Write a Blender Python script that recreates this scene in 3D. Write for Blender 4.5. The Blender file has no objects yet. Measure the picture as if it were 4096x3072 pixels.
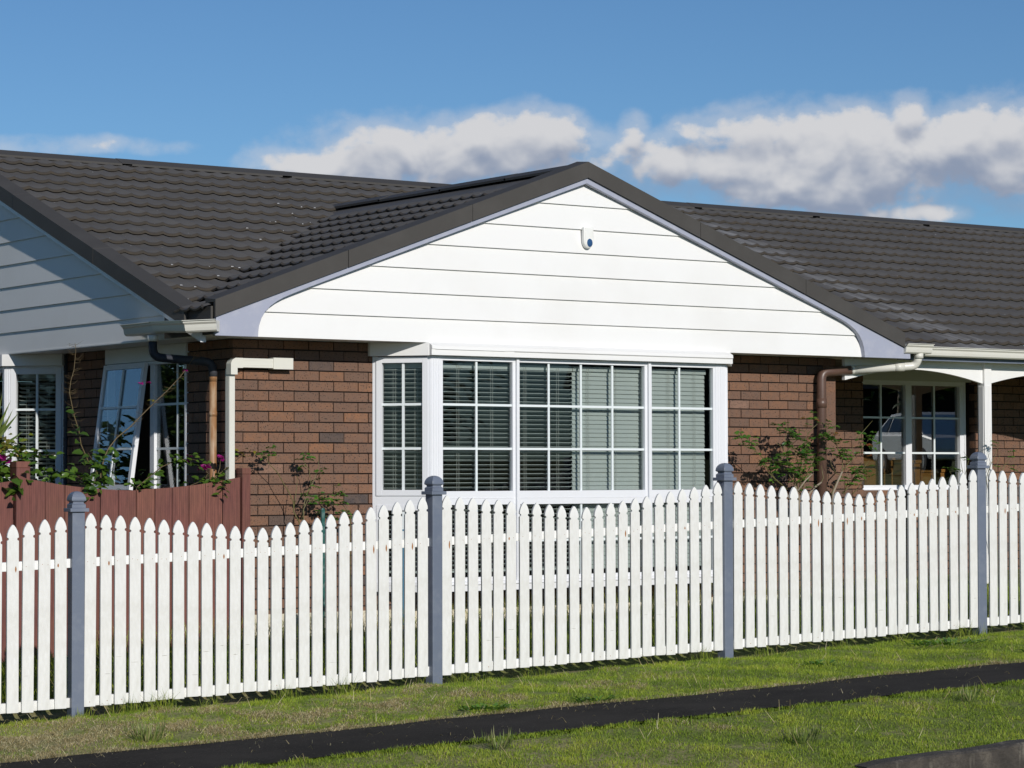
import bpy, math, random
import numpy as np
from mathutils import Vector, Matrix
random.seed(7); rng = np.random.default_rng(7)
sc = bpy.context.scene
COL = sc.collection
R = math.radians
TAN = 0.367
SUN_E, SKY_S, EXPO = 3.7, .073, 0.0
SKY_SAT, SKY_V = 1.0, 1.0
SKY_T = (.55, .80, 1.04)
CLOUD_LO, CLOUD_HI = (3.7, 4.3, 5.7), (9.2, 9.1, 9.2)

# ------------------------------------------------------------------ helpers
def link(o, parent=None):
    COL.objects.link(o)
    if parent is not None: o.parent = parent
    return o
def tag(o, label=None, cat=None, group=None, kind=None):
    if label: o['label'] = label
    if cat: o['category'] = cat
    if group: o['group'] = group
    if kind: o['kind'] = kind
    return o
def thing(name, label, cat, loc=(0, 0, 0), rz=0.0, group=None):
    o = bpy.data.objects.new(name, None); o.empty_display_size = .2
    o.location = loc; o.rotation_euler = (0, 0, rz)
    link(o); return tag(o, label, cat, group)

class MB:
    """collects faces of one mesh"""
    def __init__(s): s.v = []; s.f = []; s.m = []; s.sm = []
    def add(s, verts, faces, mi=0, smooth=False):
        b = len(s.v); s.v += [tuple(map(float, p)) for p in verts]
        for f in faces: s.f.append(tuple(i + b for i in f)); s.m.append(mi); s.sm.append(smooth)
    def box(s, x0, x1, y0, y1, z0, z1, mi=0, M=None):
        p = [(x, y, z) for z in (z0, z1) for y in (y0, y1) for x in (x0, x1)]
        if M is not None: p = [tuple(M @ Vector(q)) for q in p]
        s.add(p, [(0, 2, 3, 1), (4, 5, 7, 6), (0, 1, 5, 4), (2, 6, 7, 3), (0, 4, 6, 2), (1, 3, 7, 5)], mi)
    def fbox(s, P, u, n, u0, u1, z0, z1, n0, n1, mi=0):
        """box in a vertical frame: origin P, u along, n outward"""
        p = []
        for z in (z0, z1):
            for nn in (n0, n1):
                for uu in (u0, u1):
                    p.append((P[0] + u[0] * uu + n[0] * nn, P[1] + u[1] * uu + n[1] * nn, z))
        s.add(p, [(0, 2, 3, 1), (4, 5, 7, 6), (0, 1, 5, 4), (2, 6, 7, 3), (0, 4, 6, 2), (1, 3, 7, 5)], mi)
    def prism(s, poly, a, b, axis='y', mi=0):
        """extrude a 2-D polygon (x,z) between y=a..b, or (y,z) along x, or (x,y) along z"""
        def P(q, w):
            return {'y': (q[0], w, q[1]), 'x': (w, q[0], q[1]), 'z': (q[0], q[1], w)}[axis]
        n = len(poly); vs = [P(q, a) for q in poly] + [P(q, b) for q in poly]
        fs = [tuple(range(n)), tuple(range(2 * n - 1, n - 1, -1))] + [(i, i + n, (i + 1) % n + n, (i + 1) % n) for i in range(n)]
        s.add(vs, fs, mi)
    def tube(s, pts, r, n=8, mi=0, cap=True, smooth=True):
        pts = [Vector(p) for p in pts]; k = len(pts)
        rr = r if isinstance(r, (list, tuple)) else [r] * k
        b = len(s.v); ref = None
        for i, p in enumerate(pts):
            d = (pts[min(i + 1, k - 1)] - pts[max(i - 1, 0)]).normalized()
            if ref is None: ref = Vector((0, 0, 1)) if abs(d.z) < .9 else Vector((1, 0, 0))
            a = d.cross(ref).normalized(); c = a.cross(d).normalized(); ref = c
            for j in range(n):
                t = 2 * math.pi * j / n
                s.v.append(tuple(p + (a * math.cos(t) + c * math.sin(t)) * rr[i]))
        for i in range(k - 1):
            for j in range(n):
                q = (j + 1) % n
                s.f.append((b + i * n + j, b + i * n + q, b + (i + 1) * n + q, b + (i + 1) * n + j)); s.m.append(mi); s.sm.append(smooth)
        if cap:
            s.f.append(tuple(b + j for j in range(n - 1, -1, -1))); s.m.append(mi); s.sm.append(False)
            s.f.append(tuple(b + (k - 1) * n + j for j in range(n))); s.m.append(mi); s.sm.append(False)
    def leaf(s, p, d, up, L, W, mi=0, fold=.25):
        p = Vector(p); d = Vector(d).normalized(); up = Vector(up)
        sd = d.cross(up)
        if sd.length < 1e-3: sd = d.cross(Vector((1, 0, 0)))
        sd.normalize(); nn = sd.cross(d).normalized()
        def q(a, b, c): return p + d * (a * L) + sd * (b * W) + nn * (c * L)
        s.add([q(0, 0, 0), q(.3, .42, fold * .5), q(.68, .34, fold * .35), q(1, 0, -.12), q(.68, -.34, fold * .35), q(.3, -.42, fold * .5), q(.5, 0, .05)],
              [(0, 6, 2, 1), (6, 3, 2), (0, 5, 4, 6), (6, 4, 3)], mi, True)
    def build(s, name, mats, parent=None, bevel=0.0):
        me = bpy.data.meshes.new(name); me.from_pydata(s.v, [], s.f)
        for m in (mats if isinstance(mats, (list, tuple)) else [mats]): me.materials.append(m)
        me.polygons.foreach_set('material_index', s.m); me.polygons.foreach_set('use_smooth', s.sm); me.update()
        o = bpy.data.objects.new(name, me); link(o, parent)
        if bevel:
            b = o.modifiers.new('bevel', 'BEVEL'); b.width = bevel; b.segments = 2; b.limit_method = 'ANGLE'
        return o

# ------------------------------------------------------------------ materials
def nt(name):
    m = bpy.data.materials.new(name); m.use_nodes = True; t = m.node_tree
    return m, t, t.nodes['Principled BSDF']
def N(t, typ, **kw):
    n = t.nodes.new(typ)
    for k, v in kw.items():
        if k in n.inputs: n.inputs[k].default_value = v
        else: setattr(n, k, v)
    return n
def L(t, a, b): t.links.new(a, b)
def coords(t, scale=(1, 1, 1)):
    tc = N(t, 'ShaderNodeTexCoord'); mp = N(t, 'ShaderNodeMapping'); mp.inputs['Scale'].default_value = scale
    L(t, tc.outputs['Object'], mp.inputs['Vector']); return mp.outputs['Vector']
def ramp(t, fac, stops):
    r = N(t, 'ShaderNodeValToRGB'); e = r.color_ramp.elements
    while len(e) < len(stops): e.new(.5)
    for i, (p, c) in enumerate(stops): e[i].position = p; e[i].color = (*c, 1)
    L(t, fac, r.inputs['Fac']); return r.outputs['Color']
def mixc(t, fac, a, b, bt='MIX'):
    m = N(t, 'ShaderNodeMix', data_type='RGBA', blend_type=bt)
    for s, v in ((m.inputs[0], fac), (m.inputs[6], a), (m.inputs[7], b)):
        if hasattr(v, 'links') or hasattr(v, 'is_linked'): L(t, v, s)
        else: s.default_value = v if isinstance(v, (int, float)) else (*v, 1)
    return m.outputs[2]
def noise(t, vec, scale, detail=4, rough=.55):
    n = N(t, 'ShaderNodeTexNoise'); n.inputs['Scale'].default_value = scale; n.inputs['Detail'].default_value = detail; n.inputs['Roughness'].default_value = rough
    L(t, vec, n.inputs['Vector']); return n.outputs['Fac']
def bump(t, b, h, strength=.2, dist=.01):
    n = N(t, 'ShaderNodeBump'); n.inputs['Strength'].default_value = strength; n.inputs['Distance'].default_value = dist
    L(t, h, n.inputs['Height']); L(t, n.outputs['Normal'], b.inputs['Normal'])
def paint(name, col, rough=.5, dirt=(.35, .32, .27), amount=.25, scale=1.5, bs=.08, stretch=(1, 1, 1), bscale=60):
    m, t, b = nt(name); v = coords(t, stretch)
    n1 = noise(t, v, scale, 6); f = ramp(t, n1, [(.48, (0, 0, 0)), (.8, (amount,) * 3)])
    c = mixc(t, f, col, dirt); L(t, c, b.inputs['Base Color'])
    n2 = noise(t, v, bscale, 3); bump(t, b, n2, bs, .004)
    b.inputs['Roughness'].default_value = rough; return m

M = {}
M['white'] = paint('white_paint', (.80, .795, .782), .5, (.62, .60, .55), .30, 1.2, .05)
M['alum'] = paint('white_aluminium', (.76, .77, .80), .35, (.6, .6, .58), .15, 2, .02)
M['bar'] = paint('white_glazing_bar', (.74, .79, .80), .35, (.6, .6, .58), .1, 2, .02)
M['cream'] = paint('cream_gutter_paint', (.68, .67, .61), .35, (.55, .50, .42), .25, 3, .03)
M['lav'] = paint('lavender_grey_paint', (.35, .37, .46), .45, (.5, .5, .55), .5, 9, .12, (1, 1, 1), 40)
M['post'] = paint('slate_blue_paint', (.145, .17, .225), .38, (.3, .32, .36), .3, 14, .08)
M['trim'] = paint('grey_shutter_trim', (.60, .60, .58), .5, (.5, .48, .44), .2, 3, .03)
M['brownpipe'] = paint('dark_brown_pipe_paint', (.105, .06, .045), .4, (.2, .12, .09), .3, 8, .05)
M['orangepipe'] = paint('faded_orange_pipe_paint', (.30, .155, .07), .5, (.52, .42, .3), .95, 6, .08, (3, 3, .8))
M['darkpipe'] = paint('shade_darkened_pipe_paint', (.016, .02, .032), .7)  # blue-grey pipe colour, darkened to carry the shade under the eave
M['plinth'] = paint('cream_plaster_plinth', (.62, .56, .44), .8, (.35, .3, .22), .5, 3, .2)
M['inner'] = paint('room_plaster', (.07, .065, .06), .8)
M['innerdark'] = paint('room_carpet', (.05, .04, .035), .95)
M['blind'] = paint('white_blind_slat', (.70, .73, .70), .45, (.6, .6, .58), .1, 3, .0)
M['cord'] = paint('blind_cord', (.7, .68, .62), .8)
M['cabinet'] = paint('honey_brown_wood', (.44, .20, .05), .45, (.3, .12, .03), .6, 5, .05, (1, 1, 8))
M['cabinetdark'] = paint('dark_wood_gap', (.03, .018, .01), .6)
M['sirenw'] = paint('white_siren_plastic', (.82, .82, .79), .3, (.7, .66, .55), .2, 10, .0)
M['sirenb'] = paint('blue_siren_lens', (.03, .085, .20), .15, (.05, .1, .2), .2, 10, .0)
M['rust'] = paint('rust_stain', (.33, .13, .035), .8, (.5, .3, .15), .7, 60, .0)
M['scuff'] = paint('grey_scuff_mark', (.46, .45, .41), .8, (.68, .68, .66), .8, 40, .0)
M['stake'] = paint('green_metal_stake', (.02, .10, .085), .4, (.3, .35, .33), .6, 25, .05)
M['bluestake'] = paint('blue_plastic_stake', (.06, .17, .26), .4)
M['dirtline'] = paint('black_sealant', (.05, .05, .05), .8)

def mk_fence_white():
    m, t, b = nt('fence_white_paint'); v = coords(t, (3, 3, 1))
    oi = N(t, 'ShaderNodeObjectInfo')
    n1 = noise(t, v, 5, 6); f = ramp(t, n1, [(.5, (0, 0, 0)), (.85, (.3,) * 3)])
    c = mixc(t, f, (.82, .82, .81), (.64, .62, .57))
    c = mixc(t, .0, c, c)
    tc = N(t, 'ShaderNodeTexCoord'); sp = N(t, 'ShaderNodeSeparateXYZ'); L(t, tc.outputs['Object'], sp.inputs[0])
    mr = N(t, 'ShaderNodeMapRange'); mr.inputs[1].default_value = .02; mr.inputs[2].default_value = -.12; L(t, sp.outputs['Z'], mr.inputs[0])
    n3 = noise(t, v, 14, 5); mu = N(t, 'ShaderNodeMath', operation='MULTIPLY'); L(t, mr.outputs[0], mu.inputs[0]); L(t, n3, mu.inputs[1])
    mu2 = N(t, 'ShaderNodeMath', operation='MULTIPLY'); mu2.inputs[1].default_value = .55; L(t, mu.outputs[0], mu2.inputs[0])
    c = mixc(t, mu2.outputs[0], c, (.42, .40, .33))     # soil splashed on the foot of the pickets
    L(t, c, b.inputs['Base Color']); b.inputs['Roughness'].default_value = .5
    n2 = noise(t, coords(t, (40, 40, 4)), 6, 3); bump(t, b, n2, .12, .003); return m
M['fence'] = mk_fence_white()

def mk_brick(name, dark=1.0):
    m, t, b = nt(name); v = coords(t)
    g = N(t, 'ShaderNodeNewGeometry'); r = g.outputs['Random Per Island']
    c = ramp(t, r, [(0, (.055, .045, .045)), (.035, (.085, .058, .048)), (.05, (.150, .082, .054)), (.35, (.186, .094, .057)), (.6, (.200, .099, .057)), (.86, (.218, .104, .056)), (.96, (.27, .12, .056)), (1, (.24, .14, .10))])
    n1 = noise(t, v, 17, 6, .68); c = mixc(t, ramp(t, n1, [(.38, (0, 0, 0)), (.72, (.75,) * 3)]), c, (.13, .084, .062)); n7 = noise(t, v, 1.1, 3); c = mixc(t, ramp(t, n7, [(.45, (0, 0, 0)), (.75, (.35,) * 3)]), c, (.13, .075, .05))
    n4 = noise(t, v, 42, 6, .7); c = mixc(t, ramp(t, n4, [(.60, (0, 0, 0)), (.74, (.5,) * 3)]), c, (.30, .20, .15))
    pit = noise(t, coords(t, (1, 1, .8)), 95, 2, .5); pf = ramp(t, pit, [(.33, (1,) * 3), (.40, (0, 0, 0))])
    c = mixc(t, pf, c, (.022, .014, .011))
    L(t, c, b.inputs['Base Color']); b.inputs['Roughness'].default_value = .75
    n2 = noise(t, v, 55, 6, .65); n3 = N(t, 'ShaderNodeMath', operation='SUBTRACT'); L(t, n2, n3.inputs[0]); L(t, pf, n3.inputs[1])
    bump(t, b, n3.outputs[0], .5, .006); return m
M['brick'] = mk_brick('brown_brick')
M['mortar'] = paint('dark_mortar', (.022, .014, .011), .95, (.045, .03, .022), .6, 30, .4)

def mk_roof():
    m, t, b = nt('charcoal_tile_coating'); v = coords(t)
    n1 = noise(t, v, 1.3, 6, .6); c = mixc(t, ramp(t, n1, [(.35, (0, 0, 0)), (.7, (1,) * 3)]), (.080, .076, .073), (.104, .099, .094))
    n5 = noise(t, v, 7, 5, .65); c = mixc(t, ramp(t, n5, [(.5, (0, 0, 0)), (.8, (.5,) * 3)]), c, (.085, .068, .05))
    tc = N(t, 'ShaderNodeTexCoord'); sp = N(t, 'ShaderNodeSeparateXYZ'); L(t, tc.outputs['Object'], sp.inputs[0])     # worn pale streak down the right slope
    up_ = N(t, 'ShaderNodeMapRange', interpolation_type='SMOOTHSTEP'); dn_ = N(t, 'ShaderNodeMapRange', interpolation_type='SMOOTHSTEP')
    for n_, v4 in ((up_, (8.05, 8.35, 0, 1)), (dn_, (8.5, 8.95, 1, 0))):
        L(t, sp.outputs['X'], n_.inputs[0])
        for q_ in range(4): n_.inputs[q_ + 1].default_value = v4[q_]
    w1 = N(t, 'ShaderNodeMath', operation='MULTIPLY'); L(t, up_.outputs[0], w1.inputs[0]); L(t, dn_.outputs[0], w1.inputs[1])
    w2 = N(t, 'ShaderNodeMath', operation='MULTIPLY'); L(t, w1.outputs[0], w2.inputs[0]); L(t, ramp(t, noise(t, coords(t, (9, .8, .8)), 2.2, 6, .65), [(.36, (0, 0, 0)), (.72, (.8,) * 3)]), w2.inputs[1])
    c = mixc(t, w2.outputs[0], c, (.26, .26, .265))
    n2 = noise(t, coords(t, (1, 1, 1)), 26, 3, .5); c = mixc(t, ramp(t, n2, [(.735, (0, 0, 0)), (.755, (.8,) * 3)]), c, (.42, .42, .42))
    L(t, c, b.inputs['Base Color']); b.inputs['Roughness'].default_value = .6; b.inputs['Specular IOR Level'].default_value = .3
    n3 = noise(t, v, 220, 2); bump(t, b, n3, .25, .002); return m
M['roof'] = mk_roof()
M['riser'] = paint('tile_edge_coating', (.056, .047, .037), .6, (.080, .062, .042), .8, 9, .1)
M['cap'] = paint('charcoal_flashing_coating', (.064, .060, .056), .6, (.085, .080, .075), .6, 3, .06)
M['cap'].node_tree.nodes['Principled BSDF'].inputs['Specular IOR Level'].default_value = .2
M['chip'] = paint('bare_metal_chip', (.42, .42, .42), .5)

def mk_redwood():
    m, t, b = nt('red_stained_timber'); v = coords(t, (9, 9, .9))
    g = N(t, 'ShaderNodeNewGeometry'); r = g.outputs['Random Per Island']
    base = ramp(t, r, [(0, (.155, .050, .040)), (.5, (.185, .063, .049)), (.9, (.22, .080, .055)), (1, (.21, .10, .06))])
    n1 = noise(t, v, 5, 7, .65); c = mixc(t, ramp(t, n1, [(.42, (0, 0, 0)), (.72, (.8,) * 3)]), base, (.075, .024, .02))
    n6 = noise(t, coords(t, (1, 1, 1)), 2.2, 4); c = mixc(t, ramp(t, n6, [(.45, (0, 0, 0)), (.75, (.5,) * 3)]), c, (.17, .075, .04))
    w = N(t, 'ShaderNodeTexWave', wave_type='BANDS', bands_direction='X'); w.inputs['Scale'].default_value = 3.5; w.inputs['Distortion'].default_value = 5; w.inputs['Detail'].default_value = 4
    L(t, coords(t, (5, 5, .35)), w.inputs['Vector']); c = mixc(t, ramp(t, w.outputs['Fac'], [(.80, (0, 0, 0)), (1, (.55,) * 3)]), c, (.06, .018, .016))
    L(t, c, b.inputs['Base Color']); b.inputs['Roughness'].default_value = .7; bump(t, b, n1, .25, .004); return m
M['redwood'] = mk_redwood()

def mk_glass(name, tint, refl=.05):
    m = bpy.data.materials.new(name); m.use_nodes = True; t = m.node_tree; t.nodes.clear()
    o = N(t, 'ShaderNodeOutputMaterial'); tr = N(t, 'ShaderNodeBsdfTransparent'); tr.inputs[0].default_value = (*tint, 1)
    gl = N(t, 'ShaderNodeBsdfGlossy'); gl.inputs['Roughness'].default_value = .0
    lw = N(t, 'ShaderNodeLayerWeight'); lw.inputs['Blend'].default_value = .5
    p = N(t, 'ShaderNodeMath', operation='POWER'); p.inputs[1].default_value = 4.5; L(t, lw.outputs['Facing'], p.inputs[0])
    ma = N(t, 'ShaderNodeMath', operation='MULTIPLY_ADD'); ma.inputs[1].default_value = .9; ma.inputs[2].default_value = refl; L(t, p.outputs[0], ma.inputs[0])
    mx = N(t, 'ShaderNodeMixShader'); L(t, ma.outputs[0], mx.inputs[0]); L(t, tr.outputs[0], mx.inputs[1]); L(t, gl.outputs[0], mx.inputs[2]); L(t, mx.outputs[0], o.inputs[0])
    return m
M['glass'] = mk_glass('green_tinted_glass', (.80, .825, .82), .035)
M['glassdark'] = mk_glass('reflective_window_glass', (.80, .83, .83), .19)

def mk_leaf(name, cols, rough=.4, trans=.25):
    m, t, b = nt(name); g = N(t, 'ShaderNodeNewGeometry')
    k = len(cols) - 1; c = ramp(t, g.outputs['Random Per Island'], [(i / k, q) for i, q in enumerate(cols)])
    L(t, c, b.inputs['Base Color']); b.inputs['Roughness'].default_value = rough
    tr = N(t, 'ShaderNodeBsdfTranslucent'); c2 = mixc(t, 1.0, c, (1.3, 1.5, .6), 'MULTIPLY'); L(t, c2, tr.inputs[0])
    mx = N(t, 'ShaderNodeMixShader'); mx.inputs[0].default_value = trans
    o = t.nodes['Material Output']; L(t, b.outputs[0], mx.inputs[1]); L(t, tr.outputs[0], mx.inputs[2]); L(t, mx.outputs[0], o.inputs[0]); return m
M['boug'] = mk_leaf('bougainvillea_leaf', [(.04, .085, .014), (.075, .145, .018), (.12, .20, .025)], .28)
M['bougy'] = mk_leaf('young_yellow_leaf', [(.07, .13, .015), (.16, .18, .02), (.25, .19, .03), (.10, .16, .02)], .35)
M['bract'] = mk_leaf('magenta_bract', [(.30, .008, .17), (.42, .012, .26)], .6, .35)
M['rose'] = mk_leaf('rose_leaf', [(.03, .085, .012), (.055, .14, .02), (.10, .20, .025)], .35)
M['rosered'] = mk_leaf('red_young_leaf', [(.20, .05, .02), (.12, .10, .02)], .4)
M['treeleaf'] = mk_leaf('tree_leaf', [(.02, .05, .012), (.04, .085, .015), (.07, .12, .02)], .5, .15)
M['yucca'] = mk_leaf('yucca_blade', [(.06, .10, .02), (.11, .15, .03), (.15, .17, .05)], .35, .1)
M['weed'] = mk_leaf('weed_leaf', [(.07, .16, .025), (.11, .23, .035), (.15, .27, .04)], .4)
M['tuss'] = mk_leaf('tussock_blade', [(.12, .18, .04), (.19, .25, .06), (.36, .32, .16)], .5)
M['cane'] = paint('green_cane', (.13, .12, .04), .5, (.25, .2, .1), .8, 12, .1)
M['oldcane'] = paint('grey_bark', (.28, .23, .17), .8, (.12, .09, .06), .8, 25, .4)
M['stem'] = paint('brown_vine_stem', (.12, .085, .035), .6, (.06, .035, .02), .7, 20, .1)

def mk_vcol(name, rough=.6, trans=.3):
    m, t, b = nt(name); a = N(t, 'ShaderNodeAttribute', attribute_name='tint'); L(t, a.outputs['Color'], b.inputs['Base Color']); b.inputs['Roughness'].default_value = rough
    tr = N(t, 'ShaderNodeBsdfTranslucent'); L(t, mixc(t, 1.0, a.outputs['Color'], (1.2, 1.4, .6), 'MULTIPLY'), tr.inputs[0])
    mx = N(t, 'ShaderNodeMixShader'); mx.inputs[0].default_value = trans; o = t.nodes['Material Output']
    L(t, b.outputs[0], mx.inputs[1]); L(t, tr.outputs[0], mx.inputs[2]); L(t, mx.outputs[0], o.inputs[0]); return m
M['grass'] = mk_vcol('grass_blade')
def mk_ground():
    m, t, b = nt('turf_soil'); v = coords(t)
    tc = N(t, 'ShaderNodeTexCoord'); sp = N(t, 'ShaderNodeSeparateXYZ'); L(t, tc.outputs['Object'], sp.inputs[0]); mr = N(t, 'ShaderNodeMapRange'); L(t, sp.outputs['X'], mr.inputs[0])
    for q_, v_ in enumerate((-4.5, 1.5, .17, 0)): mr.inputs[q_ + 1].default_value = v_
    ad = N(t, 'ShaderNodeMath', operation='ADD'); L(t, noise(t, v, 2.3, 7, .65), ad.inputs[0]); L(t, mr.outputs[0], ad.inputs[1])     # thin dry turf towards the left
    c = ramp(t, ad.outputs[0], [(.3, (.10, .135, .02)), (.5, (.155, .19, .032)), (.68, (.30, .26, .12))])
    c = mixc(t, ramp(t, noise(t, v, 40, 4), [(.45, (0, 0, 0)), (.7, (.7,) * 3)]), c, (.03, .025, .012))
    L(t, c, b.inputs['Base Color']); b.inputs['Roughness'].default_value = 1; bump(t, b, noise(t, v, 30, 6), .6, .02); return m
M['ground'] = mk_ground()
def mk_asphalt():
    m, t, b = nt('black_asphalt'); v = coords(t)
    c = ramp(t, noise(t, v, 3, 6), [(.3, (.013, .0114, .0104)), (.7, (.029, .0252, .0225))])
    c = mixc(t, ramp(t, noise(t, v, 55, 3, .6), [(.62, (0, 0, 0)), (.70, (.8,) * 3)]), c, (.13, .12, .105)); c = mixc(t, ramp(t, noise(t, v, 1.1, 6, .7), [(.48, (0, 0, 0)), (.68, (.7,) * 3)]), c, (.042, .037, .033))
    c = mixc(t, ramp(t, noise(t, coords(t, (.4, 4, 1)), 14, 3), [(.70, (0, 0, 0)), (.78, (.6,) * 3)]), c, (.11, .10, .085))
    L(t, c, b.inputs['Base Color']); b.inputs['Roughness'].default_value = .95; b.inputs['Specular IOR Level'].default_value = .15; bump(t, b, noise(t, v, 160, 3), .6, .004); return m
M['asphalt'] = mk_asphalt()
def mk_concrete():
    m, t, b = nt('weathered_kerb_concrete'); v = coords(t)
    c = ramp(t, noise(t, v, 6, 8, .7), [(.3, (.03, .026, .022)), (.55, (.06, .052, .044)), (.75, (.13, .112, .09))])
    c = mixc(t, ramp(t, noise(t, coords(t, (3, 3, .6)), 2.2, 4), [(.58, (0, 0, 0)), (.66, (.6,) * 3)]), c, (.22, .20, .16))
    c = mixc(t, ramp(t, noise(t, v, 60, 4), [(.5, (0, 0, 0)), (.75, (.6,) * 3)]), c, (.035, .03, .027))
    L(t, c, b.inputs['Base Color']); b.inputs['Roughness'].default_value = .95; bump(t, b, noise(t, v, 45, 6), .9, .015); return m
M['kerb'] = mk_concrete()
M['carpaint'] = paint('silver_car_paint', (.78, .79, .80), .25, (.5, .5, .5), .1, 3, 0)
M['carglass'] = paint('car_window', (.015, .018, .02), .08)
M['tyre'] = paint('tyre_rubber', (.02, .02, .02), .8)
M['rim'] = paint('alloy_rim', (.5, .5, .5), .3)
M['lamp'] = paint('red_tail_lamp', (.35, .02, .02), .2)
M['bouncebed'] = paint('bounce_cutting_bed', (.03, .02, .014), .95, (.08, .055, .035), .7, 25, .8)  # dark cover for the added bed that swallows bounced light
# ------------------------------------------------------------------ the house: X along the front, Y into it, Z up (lawn about 0)
house = thing('brick_house', 'single-storey brown brick house with white weatherboard gables and charcoal tiled roof', 'house')
ZR, PIT, BL = 2.3134, .0867, .2442          # a bed joint, course height, brick module

def brick_wall(mb, P, u, n, u0, u1, z0, z1, phase=0.0):
    """rows of single bricks standing proud of a dark mortar backing"""
    k0 = math.ceil((ZR - z1) / PIT - 1e-6) - 1; k1 = int((ZR - z0) / PIT) + 1
    for k in range(k0, k1 + 1):
        top = ZR - k * PIT; bot = top - PIT + .0115; top = min(top, z1); bot = max(bot, z0)
        if top - bot < .012: continue
        off = phase + (0 if k % 2 else -(BL - .102)); x = u0 + ((off) % BL) - BL if off % BL else u0
        while x < u1:
            a = max(x, u0); e = min(x + BL - .0095, u1); x += BL
            if e - a < .012: continue
            j = random.uniform(-.0018, .0018); dz = random.uniform(-.001, .001); da = random.uniform(-.001, .001)
            mb.fbox(P, u, n, a + da, e + da, bot + dz, top + dz, -.017, j)
def backing(mb, P, u, n, u0, u1, z0, z1, th=.16): mb.fbox(P, u, n, u0, u1, z0, z1, -.0155 - th, -.0155, 1)
XU, YN = (1, 0), (0, -1)      # front faces: u = +X, normal -Y
YU, XN = (0, 1), (-1, 0)      # left faces:  u = +Y, normal -X

mb = MB()                                                     # front wall, both sides of and below the bay
brick_wall(mb, (0, 0), XU, YN, 0, 1.36, .285, 2.565); backing(mb, (0, 0), XU, YN, .0155, 1.36, .285, 2.565)
brick_wall(mb, (0, 0), XU, YN, 1.36, 5.31, .285, .44, -(1.36 % BL)); backing(mb, (0, 0), XU, YN, 1.36, 5.31, .285, .44)
brick_wall(mb, (0, 0), XU, YN, 5.31, 6.70, .285, 2.565, .185 - .0); backing(mb, (0, 0), XU, YN, 5.31, 6.69, .285, 2.565)
mb.build('brick_wall', [M['brick'], M['mortar']], house)
mb = MB()                                                     # left end wall
for a, b, z0, z1 in ((.004, .80, .285, 2.565), (.80, 2.31, .285, .88), (2.31, 3.25, .285, 2.565), (3.25, 6.75, .285, .44), (6.75, 10, .285, 2.565)):
    brick_wall(mb, (0, 0), YU, XN, a, b, z0, z1, .105 - a); backing(mb, (0, 0), YU, XN, a + .012, b, z0, z1)
mb.build('brick_wall', [M['brick'], M['mortar']], house)
mb = MB()                                                     # wall under the porch
YP = 1.30
for a, b, z0, z1 in ((6.70, 8.285, .285, 2.56), (8.285, 9.955, .285, 1.265), (9.955, 18, .285, 2.56)):
    brick_wall(mb, (0, YP), XU, YN, a, b, z0, z1, .1); backing(mb, (0, YP), XU, YN, a, b, z0, z1)
brick_wall(mb, (9.955, YP), YU, XN, .004, .10, 1.265, 2.56, 0)
mb.fbox((6.70, 0), (0, 1), (1, 0), 0, YP, .285, 2.56, -.16, 0, 0)
mb.build('brick_wall', [M['brick'], M['mortar']], house)
mb = MB(); mb.box(.0, 18, 9.85, 10, .0, 2.565, 0); mb.box(17.85, 18, 1.4, 9.85, 0, 2.565, 0); mb.build('back_wall', M['mortar'], house)
mb = MB()
mb.box(-.006, 6.706, -.006, .14, -.3, .285); mb.box(-.006, .14, .14, 10, -.3, .285); mb.box(6.706, 18, YP - .006, YP + .14, -.3, .285)
mb.build('plinth', M['plinth'], house)
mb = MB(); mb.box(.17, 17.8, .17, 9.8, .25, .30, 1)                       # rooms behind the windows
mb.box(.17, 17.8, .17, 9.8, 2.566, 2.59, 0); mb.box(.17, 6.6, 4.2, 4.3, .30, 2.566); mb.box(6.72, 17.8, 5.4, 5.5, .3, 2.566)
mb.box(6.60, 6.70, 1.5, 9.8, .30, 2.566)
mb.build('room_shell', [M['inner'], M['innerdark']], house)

# ---- weatherboard gables (boards lapped, the lower edge of each standing proud)
LAPS = [2.567, 2.774, 2.985, 3.197, 3.408, 3.620, 3.833, 4.046, 4.26, 4.47]
def gable_boards(apex_u, apex_z, base_half, place, lap=.016):
    mb = MB()
    for a, b in zip(LAPS[:-1], LAPS[1:]):
        b2 = b + .012
        def hw(z): return min(base_half, (apex_z - z) / TAN)
        if hw(a) <= .02: break
        if hw(b2) <= 0: b2 = apex_z - .001
        ha, hb = hw(a), max(hw(b2), .001)
        kk = (apex_z - base_half * TAN)                       # where the straight end turns into the rake
        pts = [(-ha, a), (ha, a)] + ([(ha, kk)] if a < kk < b2 else []) + [(hb, b2), (-hb, b2)] + ([(-ha, kk)] if a < kk < b2 else [])
        def off(z): return lap * (1 - (z - a) / (b2 - a)) + .002
        vs = [place(apex_u + p, z, off(z)) for p, z in pts] + [place(apex_u + p, z, -.012) for p, z in pts]
        n = len(pts); fs = [tuple(range(n)), tuple(range(2 * n - 1, n - 1, -1))] + [(i, i + n, (i + 1) % n + n, (i + 1) % n) for i in range(n)]
        mb.add(vs, fs)
    return mb
CX = 3.32
gf = gable_boards(CX, 4.135, 3.60, lambda p, z, o: (p, -.392 - o, z), .021)
front_gable = gf.build('gable_boards', M['white'], house)
gl_ = gable_boards(5.0, 4.60, 5.2, lambda p, z, o: (-.392 - o, p, z), .013)
left_gable = gl_.build('gable_boards', M['white'], house)

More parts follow.
